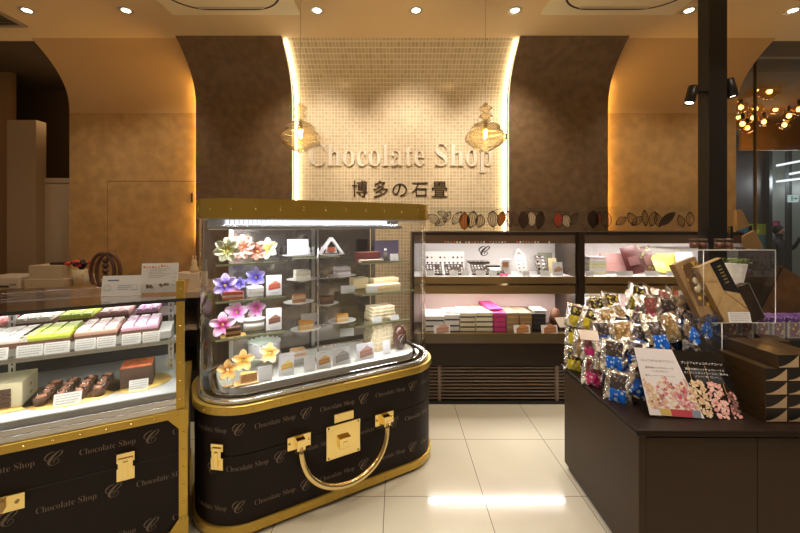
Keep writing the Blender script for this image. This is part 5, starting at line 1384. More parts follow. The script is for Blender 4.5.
# (kind, px, py(bottom), Y, yaw, lean, roll, label)
for a in [
    # lower left stack: yellow / magenta / blue, two tiers facing left-front
    ('yellow', 574.5, 373, 2.44, -38, -8, 0, 'yellow foil bag at the bottom left corner of the heap', .17),
    ('yellow', 575, 346, 2.47, -38, -8, 2, 'yellow foil bag standing above the bottom left yellow one', .17),
    ('magenta', 593, 388, 2.20, -38, -8, 2, 'magenta foil bag at the bottom of the heap beside the left counter edge', .18),
    ('magenta', 592, 362, 2.24, -38, -10, 0, 'magenta foil bag directly above the lowest magenta one', .17),
    ('blue', 617, 406, 2.00, -36, -8, 3, 'blue foil bag lowest of the heap beside the leaflet stand', .185),
    ('blue', 614, 374, 2.06, -32, -12, 0, 'blue foil bag with a white blossom print above the lowest blue one', .19),
    ('navy', 637, 398, 1.95, -20, -14, 18, 'dark blue foil bag squeezed behind the white half of the popcorn poster', .19),
    ('navy', 630, 372, 2.06, -22, -20, 12, 'dark blue foil bag leaning right above the squeezed dark blue one', .18),
    ('blue', 636, 356, 2.14, -10, -28, 22, 'blue foil bag tilted right in the middle of the heap', .19),
    ('blue', 663, 353, 2.10, 2, -26, -3, 'wide blue foil bag just above the white half of the poster', .19),
    ('navy', 644, 340, 2.20, -4, -34, 8, 'dark blue foil bag with a grey window in the middle of the heap', .18),
    ('navy', 620, 344, 2.22, -18, -36, 14, 'dark blue foil bag lying back above the left blue stack', .18),
    ('crimson', 603, 340, 2.28, -24, -40, 30, 'crimson foil bag lying tilted above the magenta stack', .18),
    # second tier
    ('yellow', 575, 327, 2.46, -30, -10, 8, 'yellow foil bag at the far left top of the heap', .15),
    ('yellow', 587, 331, 2.38, -25, -20, 20, 'small yellow foil bag leaning right at the left shoulder of the heap', .15),
    ('yellow', 597, 322, 2.44, 0, -12, 2, 'upright yellow foil bag behind the left shoulder of the heap', .17),
    ('yellow', 612, 320, 2.40, 12, -18, 12, 'yellow foil bag tilted right behind the tumbled silver bag', .18),
    ('gold', 628, 328, 2.34, 20, -30, -28, 'mostly silver crumpled foil bag at the centre of the heap', .16),
    ('crimson', 651, 329, 2.30, 0, -8, 2, 'crimson foil bag upright in the upper middle of the heap', .21),
    ('blue', 668, 330, 2.28, 4, -10, 3, 'blue foil bag upright to the right of the upright crimson one', .20),
    ('crimson', 664, 312, 2.42, 4, -30, 16, 'reddish foil bag lying back behind the upright blue one', .16),
    ('blue', 688, 327, 2.32, 6, -12, 14, 'blue foil bag leaning right behind the acrylic tray', .19),
    ('navy', 684, 337, 2.24, 10, -18, 30, 'dark blue foil bag leaning strongly right beside the acrylic tray', .18),
    # in the acrylic tray, right
    ('blue', 692, 343, 2.12, 4, -40, 48, 'blue and silver foil bag lying diagonally at the front of the acrylic tray', .19),
    ('blue', 703, 336, 2.20, 0, -35, 52, 'blue foil bag lying diagonally in the middle of the acrylic tray', .19),
    ('navy', 712, 329, 2.28, 0, -30, 55, 'dark blue foil bag lying diagonally at the back of the acrylic tray', .18),
    ('blue', 708, 317, 2.34, 0, -28, 40, 'blue foil bag topmost in the acrylic tray', .18),
    # top of the heap
    ('yellow', 633, 312, 2.44, 8, -14, 22, 'yellow foil bag topmost of the heap, tilted against the cabinet ledge', .19),
    ('gold', 655, 306, 2.46, 12, -46, 40, 'gold foil bag lying on its side at the top of the heap', .18),
    ('gold', 676, 305, 2.44, 6, -50, 55, 'gold foil bag lying flat beside the small red and white card', .17)]:
    bag(a[0], a[1], a[2], a[3], a[4], a[5], a[6], a[7], h=a[8])
# extra bags inside the heap so that it reads full
r = random.Random(21)
for k, (px, py, Y, kd, lab) in enumerate(((583, 358, 2.34, 'gold', 'gold foil bag wedged between the yellow and magenta stacks'), (604, 372, 2.14, 'gold', 'gold foil bag wedged between the magenta and blue stacks'),
        (604, 350, 2.20, 'navy', 'dark foil bag wedged above the magenta stack'), (626, 350, 2.16, 'gold', 'gold foil bag wedged behind the tilted blue one'), (652, 345, 2.16, 'gold', 'gold foil bag wedged behind the wide blue one'),
        (676, 342, 2.20, 'gold', 'gold foil bag wedged left of the acrylic tray'), (641, 322, 2.38, 'gold', 'gold foil bag wedged left of the upright crimson one'), (613, 335, 2.30, 'gold', 'gold foil bag wedged over the dark blue one at left'))):
    bag(kd, px, py, Y, r.uniform(-30, 10), r.uniform(-25, -8), r.uniform(-25, 25), lab, h=.17)
for px, py, rz, lab in ((590, 340, -.5, 'blank cream price card lying on the yellow bags'), (606, 352, -.5, 'blank cream price card lying on the magenta and blue bags')):
    p = at(px, py, 2.14); tt = thing('blank_card', lab, 'card', p, rot=(R_(-58), 0, R_(-18))); obj('card', MB().box(-.05, .05, 0, .002, 0, .075), mat('pale cream', (.7, .6, .5), .5), tt)
p = at(568, 327, 2.50); tt = thing('blank_card', 'cream card standing at the far left behind the yellow bags', 'card', p, rot=(R_(-50), 0, R_(10))); obj('card', MB().box(-.06, .05, 0, .002, 0, .08), mat('pale cream', (.7, .6, .5), .5), tt)
p = at(683, 299, 2.48); tt = thing('small_card', 'small red and white card on top of the heap', 'card', p, rot=(R_(-8), 0, 0))
obj('card', MB().box(-.055, .055, 0, .006, 0, .055), m_cardw, tt); obj('red_band', MB().box(-.0555, -.028, -.0008, .0065, 0, .0555), mat('print red', (.7, .15, .1), .5), tt)

# acrylic tray holding the right-hand bags
pa_, pb_ = at(678, 346, 2.06), at(722, 346, 2.06)
t = thing('acrylic_tray', 'clear acrylic tray holding diagonal foil bags right of the heap', 'tray', ((pa_.x + pb_.x) / 2, 2.06, .935))
w_ = (pb_.x - pa_.x) / 2
obj('walls', MB().box(-w_, w_, 0, .004, 0, .17).box(-w_, -w_ + .004, .004, .34, 0, .17).box(w_ - .004, w_, .004, .34, 0, .17), m_acryl, t)
obj('floor_pane', MB().box(-w_, w_, 0, .34, -.005, -.0005), m_acryl, t)
e = MB(); e.tube([(-w_, 0, 0), (w_, 0, 0), (w_, 0, .17)], .0022, 5); obj('bright_edge', e, mat('acrylic edge', (.75, .72, .66), .2), t)
step('black block that carries the acrylic tray of foil bags', 1.60, 1.745, 2.07, 2.33, TZ + .001, .929) if False else None

# ---- popcorn poster on its easel stand
m_pw = mat('poster white', (.74, .70, .70), .3, coat=.4)
P0, P1 = at(651.3, 419.3, 1.822), at(743.5, 419.3, 1.822); w_ = (P1.x - P0.x)
t = thing('popcorn_poster', 'tilted poster, white left half and black right half, showing popcorn clusters, on the right counter', 'poster', ((P0.x + P1.x) / 2, 1.822, TZ + .001), rot=(R_(-29), R_(2.5), R_(-3)))
H_ = .325; hw = w_ / 2
obj('backing', MB().box(-hw, hw, .0, .004, 0, H_), mat('poster black', (.010, .009, .009), .12, coat=.6), t)
xm_ = -.02
pn = MB(); pn.add([(-hw, -.0006, .003), (xm_ + .055, -.0006, .003), (xm_ - .01, -.0006, H_), (-hw, -.0006, H_)], [(0, 1, 2, 3)]); obj('white_half', pn, m_pw, t)
def ptext(s, x0, x1, z, hh, m, nm='printed_text', par=None):
    tv, tf = textmb(s, x1 - x0, hh, off=.005, res=1); mb = MB(); mb.add([(x0 + x, -.0014, z + y) for x, y in tv], tf); return obj(nm, mb, m, par or t)
m_tb = mat('text black', (.05, .04, .04), .5); m_tw = mat('text white', (.82, .80, .78), .5)
ptext('プレミアムチョコポップコーン', -hw + .02, xm_ - .018, H_ * .79, .013, m_tb)
ptext('贅沢な味わいのチョコレートを', -hw + .035, xm_ - .03, H_ * .685, .011, m_tb); ptext('たっぷりとまとった', -hw + .065, xm_ - .06, H_ * .635, .009, m_tb); ptext('香ばしいポップコーンです。', -hw + .025, xm_ - .03, H_ * .57, .007, m_tb)
ptext('プレミアムチョコポップコーン', xm_ + .018, hw - .02, H_ * .79, .013, m_tw)
ptext('濃厚な味わいのチョコレートと', xm_ + .03, hw - .02, H_ * .70, .011, m_tw); ptext('さくさくのポップコーンの、贅沢な', xm_ + .02, hw - .008, H_ * .645, .010, m_tw); ptext('ハーモニー。', xm_ + .07, hw - .05, H_ * .59, .010, m_tw)
b = MB(); r = random.Random(12); cc = [(.66, .46, .28), (.62, .30, .32), (.34, .14, .08), (.55, .10, .14), (.80, .68, .55)]
mats_ = [mat('pop %d' % i, c, .6) for i, c in enumerate(cc)]
def blob(cx, cz, rad, mi):
    n = 7; a0 = r.uniform(0, 6); q = r.uniform(.0008, .0030)
    b.add([(cx + rad * r.uniform(.7, 1.15) * math.cos(a0 + 2 * PI * k / n), -q, cz + rad * r.uniform(.7, 1.15) * math.sin(a0 + 2 * PI * k / n)) for k in range(n)], [tuple(range(n))], mi)
for k in range(420):
    u = r.random(); x = -hw + .008 + (xm_ + .03 + hw) * u
    zmax = H_ * (.60 if .25 < u < .95 else .54) * (1 - .25 * abs(math.sin(u * 7)))
    z = r.uniform(.035, max(.05, zmax)); 
    if x > xm_ + .055 - .065 * z / H_ - .008: continue
    blob(x, z, r.uniform(.0055, .0095), 0 if u < .2 and r.random() < .7 else r.choice((0, 1, 1, 2, 3, 4, 4)))
obj('popcorn_scatter', b, mats_, t)
def cluster(name, cx, zb, ww, hh, pal, n):
    global b
    b = MB()
    for k in range(n):
        v = r.random(); z = zb + hh * v; wv = ww * (.55 + .45 * math.sin(PI * min(1, .25 + .75 * (1 - v)))) * (1 - .35 * v)
        blob(cx + r.uniform(-wv, wv), z, r.uniform(.005, .009), r.choice(pal))
    b.box(cx - .018, cx - .0155, -.0012, -.0006, zb + hh * .9, zb + hh * 1.5, 5)
    obj(name, b, mats_2, t)
mats_2 = [mat('pop caramel', (.66, .43, .24), .6), mat('pop caramel light', (.80, .62, .42), .6), mat('pop pink', (.72, .33, .28), .6), mat('pop pink light', (.86, .55, .48), .6), mat('pop dark', (.24, .10, .09), .6), mat('stick brown', (.5, .3, .12), .6)]
cluster('caramel_popcorn', xm_ + .065, .012, .050, .165, (0, 0, 1, 1), 150)
cluster('pink_popcorn', xm_ + .150, .012, .050, .160, (2, 2, 3, 3), 150)
cluster('dark_popcorn', xm_ + .215, .012, .028, .120, (4, 2, 4), 55)
b = MB(); 
for i, (x0, x1, mi) in enumerate(((-.17, -.12, 0), (-.12, -.07, 1), (-.07, -.02, 1), (-.02, .02, 2))): b.add([(x0, -.0035, .004), (x1, -.0035, .004), (x1, -.0035, .035), (x0, -.0035, .035)], [(0, 1, 2, 3)], mi)
obj('box_picture', b, [mat('pic ochre', (.55, .38, .10), .5), mat('pic red', (.45, .05, .07), .5), mat('pic slate', (.20, .25, .32), .5)], t)
b = MB(); b.add([(xm_ + .07, -.0012, .165), (xm_ + .125, -.0012, .165), (xm_ + .12, -.0012, .235), (xm_ + .05, -.0012, .235)], [(0, 1, 2, 3)]); b.add([(xm_ + .145, -.0012, .17), (xm_ + .21, -.0012, .17), (xm_ + .20, -.0012, .225), (xm_ + .14, -.0012, .225)], [(0, 1, 2, 3)])
obj('cup_picture', b, mat('pic charcoal', (.045, .045, .05), .3), t)
b = MB(); b.box(-.03, .03, .005, .010, .05, .28); o = obj('easel_leg', b, m_black, t, rot=(R_(0), 0, 0))

# ---- stack of long boxes
m_lb = mat('long box brown', (.050, .027, .009), .35, noise=.2, nscale=20); m_lbe = mat('long box end black', (.012, .010, .010), .35); m_lbk = mat('long box swoosh', (.55, .40, .24), .5)
def longbox(label, loc, w, d, h, rz=0):
    t = thing('long_gift_box', label, 'box', loc, rz, 'long brown boxes stacked on the right counter')
    obj('carton', MB().box(-w / 2, w / 2, -d / 2, d / 2, .0005, h - .0005), m_lb, t, bevel=.001)
    y = -d / 2 - .0006
    obj('end_label', MB().add([(-w / 2 + .004, y, .004), (w / 2 - .004, y, .004), (w / 2 - .004, y, h - .004), (-w / 2 + .004, y, h - .004)], [(0, 1, 2, 3)]), m_lbe, t)
    n = 10; pts = [(-w / 2 + .004 + (w - .008) * k / n, y - .0006, .004 + (h - .010) * (k / n) ** 1.8 + .004) for k in range(n + 1)]
    obj('end_curve', MB().add([(-w / 2 + .004, y - .0006, .004)] + pts + [(w / 2 - .004, y - .0006, .004)], [tuple(range(n + 3))][::-1]), m_lbk, t)
    return t
W_, D_, Hh_ = .108, .27, .0645
fx = at(765.5, 423, 1.787).x
lb0 = None
for c in range(3):
    for k in range(4):
        lab = f'long brown box with black end, {("lowest", "second from the bottom", "third from the bottom", "fourth from the bottom")[k]} of the {("left", "middle", "right")[c]} column'
        loc = (fx + W_ / 2 + c * (W_ + .002), 1.787 + D_ / 2 + .002, TZ + .001 + k * (Hh_ + .0008))
        lb0 = longbox(lab, loc, W_, D_, Hh_) if lb0 is None else dup(lb0, loc, 0, lab)
for c in range(2):
    dup(lb0, (fx + W_ / 2 + .052 + c * (W_ + .004), 1.787 + D_ / 2 + .0, TZ + .001 + 4 * (Hh_ + .0008)), .04, f'long brown box with black end, topmost of the stack, {("left", "right")[c]} one')
for k, (px, dz) in enumerate(((752, 0), (772, 0))):
    p = at(px, 345, 1.98); 
    tt = thing('long_gift_box', f'long brown box lying crosswise at the back of the stack top, {("left", "right")[k]} one', 'box', (p.x + .06, 2.10 + .0 * k, .975 + .0 * k), -.35, 'long brown boxes stacked on the right counter')
    obj('carton', MB().box(-.05, .05, -.03, .10, .0, .03), m_lb, tt, bevel=.001)
    if k: tt.location.x += .08

# ---- acrylic shelf with kraft boxes
A0, A1 = at(703.5, 320, 2.10), at(775.5, 320, 2.10)
zl, zu = at(0, 322.5, 2.10).z, at(0, 249.5, 2.10).z
wA = (A1.x - A0.x) / 2
t = thing('acrylic_stand', 'clear acrylic stand with two shelves behind the long boxes', 'stand', ((A0.x + A1.x) / 2, 2.10, TZ + .001))
z0 = -(TZ + .001)
obj('top_pane', MB().box(-wA - .13, wA, 0, .30, zu + z0 - .006, zu + z0), m_acryl, t)
obj('lower_pane', MB().box(-wA + .05, wA, 0, .30, zl + z0 - .006, zl + z0), m_acryl, t)
for x_ in (-wA, wA - .005): obj('side_pane', MB().box(x_, x_ + .005, 0, .30, zl + z0, zu + z0 - .007), m_acryl, t)
for x_ in (-wA + .05, wA - .005): obj('leg_pane', MB().box(x_, x_ + .005, 0, .30, 0, zl + z0 - .007), m_acryl, t)
e = MB(); e.tube([(-wA - .13, 0, zu + z0 - .003), (wA, 0, zu + z0 - .003), (wA, 0, zl + z0 - .003), (-wA + .05, 0, zl + z0 - .003)], .0028, 5); e.tube([(-wA, 0, zu + z0 - .003), (-wA, 0, zl + z0 + .05)], .0024, 5)
obj('bright_edge', e, mat('acrylic edge', (.75, .72, .66), .2), t)
# jars on top
for px, lab in ((694, 'left'), (702, 'second'), (719, 'third'), (728, 'right')):
    p = at(px, 249, 2.2)
    tt = thing('jam_jar', f'small brown jar with a dark lid on the acrylic stand, {lab} one', 'jar', (p.x, 2.2, zu + .0008), 0, 'small jars on the acrylic stand')
    obj('glass', MB().lathe([(.0001, .0), (.022, .0), (.024, .004), (.024, .038), (.020, .044)], 16), m_glass, tt)
    obj('filling', MB().lathe([(.0001, .002), (.021, .002), (.022, .034), (.0001, .034)], 16), mat('jam brown', (.16, .05, .03), .3, noise=.5, nscale=60), tt)
    obj('lid', MB().lathe([(.0001, .056), (.022, .056), (.023, .054), (.023, .044), (.0001, .044)], 16), mat('lid bronze', (.14, .08, .05), .35, metal=.4), tt)
# kraft boxes leaning on the lower pane
def leanbox(name, label, px, py, Y, w, d, h, lean, roll, yaw, m):
    p = at(px, py, Y); t = thing(name, label, 'box', (p.x, Y, max(p.z, zl + .001) if False else p.z), 0, None, rot=(R_(lean), R_(roll), R_(yaw)))
    obj('carton', MB().box(-w / 2, w / 2, 0, d, .0, h), m, t, bevel=.0015)
    return t
m_wood = mat('light kraft', (.52, .34, .15), .5, noise=.15, nscale=30)
t = leanbox('snack_box', 'open kraft box leaning left, showing yellow and white sweets, on the acrylic stand', 711, 313, 2.20, .15, .045, .33, -12, -19, 8, m_kraft)
b = MB(); b.add([(-.055, -.001, .06), (.06, -.001, .03), (.06, -.001, .31), (-.035, -.001, .31)], [(0, 1, 2, 3)]); obj('window', b, specklemat('sweets window', (.18, .10, .05), (.80, .50, .06), 22, .36, .3), t)
b = MB()
for x_, z_, r_ in ((.005, .20, .022), (.02, .16, .024), (.035, .11, .022), (-.012, .15, .02)): b.ball((x_, -.001, z_), r_, 10, 6, sy=.25)
obj('sweets', b, mat('sweets cream', (.80, .72, .52), .5), t)
t = leanbox('gift_box', 'large wood-coloured box leaning left with a black band, on the acrylic stand', 738, 318, 2.16, .165, .04, .345, -10, -21, 5, m_wood)
b = MB(); b.add([(.0, -.001, .17), (.083, -.001, .12), (.083, -.001, .34), (.0, -.001, .34)], [(0, 1, 2, 3)]); obj('black_panel', b, mat('poster black', (.010, .009, .009), .12, coat=.6), t)
b = MB()
for k in range(6): b.box(.03, .055, -.0022, -.001, .20 + .02 * k, .208 + .02 * k)
obj('gold_print', b, m_goldpol, t)
b = MB(); b.tube([(-.08, -.001, .10), (.0, -.001, .165), (.083, -.001, .02)], .0012, 4); obj('fold_line', b, m_bronze, t)
t = leanbox('gift_box', 'dark brown box leaning left with a silver edge, right of the wood-coloured box', 758, 321, 2.20, .10, .05, .22, -8, -20, 5, m_brown2)
obj('silver_edge', MB().box(.048, .052, -.002, .0, .0, .22), m_silver, t)
p = at(741, 322, 2.09); price_card('white price card on the front edge of the acrylic stand', (p.x, 2.092, zl + .001), 0, .125, .058, lean=-12)
# big tilted board and planter
t = leanbox('wooden_board', 'large tilted dark wood tray with a black edge at the far right', 776, 330, 2.46, .30, .05, .40, -6, 33, 0, mat('dark wood tray', (.17, .085, .03), .45, noise=.3, nscale=12))
t['category'] = 'tray'
step('low black block under the tilted dark wood tray', at(752, 300, 2.5).x, 2.70, 2.43, 2.54, TZ + .001, at(0, 330, 2.46).z - .082)
b = MB(); b.box(.15, .158, -.003, .05, 0, .40); b.box(-.158, -.15, -.003, .05, 0, .40); obj('edge', b, m_black, t)
p = at(753, 296, 2.38)
t = thing('planter', 'slim white tapered planter with a clipped green plant on the acrylic stand', 'plant', (p.x, 2.50, .701)); pz = at(0, 292, 2.50).z - .701
obj('pot', MB().lathe([(.0001, 0), (.05, 0), (.05, .005), (.028, pz), (.060, pz + .19), (.055, pz + .19), (.024, pz + .02), (.0001, pz + .02)], 4 * 6), m_cardw, t)
b = MB(); r = random.Random(8)
for k in range(160):
    a = r.uniform(0, 6.28); q = r.uniform(0, .070); z = pz + .19 + r.uniform(0, .035); s_ = r.uniform(.010, .018); a2 = r.uniform(0, 6.28); c = Vector((q * math.cos(a), q * math.sin(a), z)); d1_ = Vector((math.cos(a2), math.sin(a2), r.uniform(-.2, .9))) * s_; d2_ = Vector((-math.sin(a2), math.cos(a2), .2)) * s_ * .5
    b.add([tuple(c), tuple(c + d1_ * .5 + d2_), tuple(c + d1_), tuple(c + d1_ * .5 - d2_)], [(0, 1, 2, 3)])
fo = obj('foliage', b, mat('leaf green', (.20, .32, .05), .5), t)
# row of purple-lidded packs behind
rs = step('black shelf block under the purple-topped packs', at(722, 340, 2.28).x, 2.70, 2.24, 2.40, TZ + .001, .955)
pk = None; nm = ['first', 'second', 'third', 'fourth', 'fifth', 'sixth', 'seventh', 'eighth']
for k in range(6):
    px = 727 + 15.6 * k
    loc = (at(px, 330, 2.30).x, 2.30, .956)
    lab = f'white-framed candy pack with a purple top, {nm[k]} from the left in the front row'
    if pk is None:
        t = pk = thing('candy_pack', lab, 'candy pack', loc, 0, 'purple-topped candy packs behind the long boxes')
        obj('carton', MB().box(-.040, .040, -.03, .03, .0, .125), mat('pack clear', (.55, .52, .52), .35), t, bevel=.003)
        obj('window', MB().box(-.028, .028, -.0312, -.03, .012, .095), specklemat('pack sweets', (.30, .20, .26), (.70, .62, .35), 45, .35, .3), t)
        obj('purple_top', MB().box(-.041, .041, -.031, .031, .100, .128), specklemat('purple top', (.16, .07, .28), (.75, .70, .82), 60, .22, .4), t, bevel=.002)
    else: dup(pk, loc, .06 * math.sin(k * 3), lab)
for k in range(6):
    px = 735 + 15.6 * k; dup(pk, (at(px, 330, 2.39).x, 2.37, .956), .05, f'white-framed candy pack with a purple top, {nm[k]} from the left in the rear row')

# ================================================================== BEYOND THE GLASS (right)
GX = cx_(738, YR)
fr = MB(); fr.box(XF - .0, XF + .0, 0, 0, 0, 0)
# curved edge where the cove ends, then the glazed opening
wm = MB(); wm.box(XF + .001, 9, YR + .01, YR + .018, .0, CEIL - .01)
wn = struct('window_1', wm, glassmat('shop window', (.72, .72, .74), .04, .5))
wm = MB(); wm.box(XF - .03, XF - .001, YR + .031, YR + .06, 0, ZC); struct('trim_3', wm, m_beige)
x_ = at(756.5, 100, YR).x
wm = MB(); wm.box(x_ - .0025, x_ + .0025, YR - .005, YR + .035, 0, CEIL - .01); struct('trim_4', wm, m_bronze)
b = MB().box(XF + .02, XF + 1.2, 8.2, 8.26, 0, CEIL); 
def W2(px, Y): return (px - VX) / F * Y
YB = 7.5
b = MB().box(W2(700, YB), W2(768, YB), YB, YB + .05, 0, CEIL); struct('wall_far_right', b, mat('dark mall wall', (.07, .065, .07), .5))
b = MB().box(W2(768, YB), 17, YB + .6, YB + .65, 0, CEIL + 2); struct('wall_far_corridor', b, mat('grey green mall wall', (.30, .34, .31), .3))
b = MB().box(W2(700, YB), 17, YB - .9, YB - .85, at(0, 150, YB - .9).z, CEIL); struct('wall_lintel', b, mat('amber fascia', (.17, .09, .025), .5))
b = MB().box(9.0, 17, -1, 11, -.05, 0); struct('floor_mall', b, mat('mall floor', (.35, .32, .28), .3))
for px in (790.5, 771):
    b = MB().box(W2(px, YB - .1) - .03, W2(px, YB - .1) + .03, YB - .1, YB - .02, 0, at(0, 152, YB).z)
    tag(obj('door_frame', b, mat('frame graphite', (.04, .045, .045), .4)), 'dark upright door frame in the corridor beyond the glass, %s one' % ('right' if px > 780 else 'left'), 'door frame')
for k, (xa, ya, xb, yb, lab) in enumerate(((777, 165.5, 806, 160, 'upper'), (777, 181.5, 806, 178, 'middle'), (790, 174, 806, 171, 'short'))):
    Y = YB - .6 - .1 * k; p, q = at(xa, ya, Y), at(xb, yb, Y)
    tag(obj('ceiling_lamp', MB().tube([tuple(p), tuple(q)], .022, 6), emis('corridor tube', (.95, 1, .97), 2.2)), f'{lab} white linear ceiling lamp in the corridor beyond the glass', 'lamp')
# exit sign
p = at(794, 198.5, YB - .5)
t = thing('exit_sign', 'green and white running-man exit sign in the corridor beyond the glass', 'exit sign', p)
obj('housing', MB().box(-.10, .12, 0, .05, -.085, .085), emis('exit white', (.80, .95, .88), .9), t)
b = MB(); y_ = -.002
b.add([(-.02, y_, -.012), (.04, y_, -.012), (.04, y_, -.04), (.09, y_, 0.0), (.04, y_, .04), (.04, y_, .012), (-.02, y_, .012)], [tuple(range(7))]); b.box(-.07, -.04, y_, 0, -.06, .06)
obj('pictogram', b, emis('exit green', (.02, .45, .20), .8), t)
t.scale = (.72, 1, .8)
# posters and sign beyond
for px0, px1, py0, py1, c, lab in ((739, 752, 225, 250, (.06, .20, .32), 'blue poster low on the dark wall beyond the glass'), (748, 767, 224, 235, (.30, .42, .08), 'green poster beside the blue one beyond the glass'), (753, 767, 235, 252, (.10, .24, .30), 'teal poster below the green one beyond the glass'), (767, 780, 221, 228, (.28, .06, .10), 'small dark red sign at the corridor corner beyond the glass')):
    Y = YB - .02 if px1 < 768 else YB + .55; p, q = at(px0, py1, Y), at(px1, py0, Y)
    nm_ = 'poster' if px1 < 768 else 'corridor_sign'
    tag(obj(nm_, MB().box(0, q.x - p.x, -.01, .0, 0, q.z - p.z), specklemat('poster %.2f' % c[0], c, tuple(min(1, v * 2.2) for v in c), 6, .3), None, loc=p), lab, 'poster' if px1 < 768 else 'sign')
# kraft cards near the cabinet end
for k, pts in enumerate((((737, 210), (742, 209.5), (750, 226), (737, 231)), ((744.5, 236), (755, 230.5), (763, 246), (760, 249), (745, 249)))):
    Y = 3.30 if k == 0 else 3.26; P3 = [at(a, b2, Y) for a, b2 in pts]; c = P3[0]
    mb = MB(); mb.add([tuple(p - c) for p in P3] + [tuple(p - c + Vector((0, .03, 0))) for p in P3], [tuple(range(len(P3))), tuple(range(2 * len(P3) - 1, len(P3) - 1, -1))] + [(i, (i + 1) % len(P3), len(P3) + (i + 1) % len(P3), len(P3) + i)[::-1] for i in range(len(P3))])
    tag(obj('kraft_box', mb, m_kraft, None, loc=c), ('upper' if k == 0 else 'lower') + ' tilted kraft box end at the right end of the cabinets', 'box')
p = at(752, 262, 3.26); t = thing('display_stand', 'dark display stand carrying the tilted kraft boxes beside the cabinets', 'stand', (p.x, 3.30, 0)); obj('column', MB().box(-.14, .14, -.06, .10, 0, at(0, 249, 3.26).z), m_brown2, t); obj('neck', MB().box(-.15, -.13, .0, .03, at(0, 249, 3.26).z, at(0, 226, 3.30).z), m_black, t)
# glowing bulb cluster
bulbs = [(756.5, 88.5, 5.0), (769.5, 91, 5.0), (741, 107, 5.4), (747, 102, 5.9), (755.5, 108.5, 5.4), (761, 104.5, 5.9), (775.5, 109, 5.8), (753, 117.5, 6.0), (764, 121.5, 6.0), (742.5, 123.5, 5.3), (747.5, 127.5, 5.8), (789, 115.5, 5.6), (784.5, 124.5, 5.8), (799, 109, 5.4), (738.5, 117, 6.2), (773, 93.5, 5.9), (750.5, 101, 6.2), (759, 106, 6.3)]
m_bg = glassmat('bulb amber glass', (1, .82, .50), .05, .5)
bp = None
for k, (px, py, Y) in enumerate(bulbs):
    p = at(px, py, Y)
    side = ['far left', 'left', 'centre', 'right', 'far right'][min(4, int((px - 738) / 13))]
    lab = 'x' if True else f'amber globe bulb on a black flex beyond the glass, {ordn(k, 18).replace("lowest", "nearest").replace("topmost", "farthest")} of the cluster' if False else f'amber globe bulb hanging at the {side} of the cluster beyond the glass'
    rk = sorted(range(len(bulbs)), key=lambda i: bulbs[i][0]).index(k)
    lab = f'amber globe bulb beyond the glass, {("leftmost", "second", "third", "fourth", "fifth", "sixth", "seventh", "eighth", "ninth", "tenth", "eleventh", "twelfth", "thirteenth", "fourteenth", "fifteenth", "sixteenth", "seventeenth", "rightmost")[rk]}' + (' of the cluster' if rk in (0, 17) else ' from the left of the cluster')
    t = thing('globe_bulb', lab, 'hanging bulb', p, 0, 'globe bulbs of the cluster beyond the glass'); R = .115 if k < 2 else .09
    obj('glass', MB().ball((0, 0, 0), R, 18, 12), m_bg, t)
    obj('filament', MB().ball((0, 0, -.005), .030, 10, 8, sz=1.2), emis('bulb core', (1.0, .60, .18), 16.0), t)
    obj('socket', MB().lathe([(.0001, .14), (.018, .14), (.022, .12), (.022, .055), (.0001, .055)], 12), m_black, t)
    obj('flex', MB().tube([(0, 0, .13), (0, 0, CEIL - p.z - .002)], .004, 5), m_black, t)

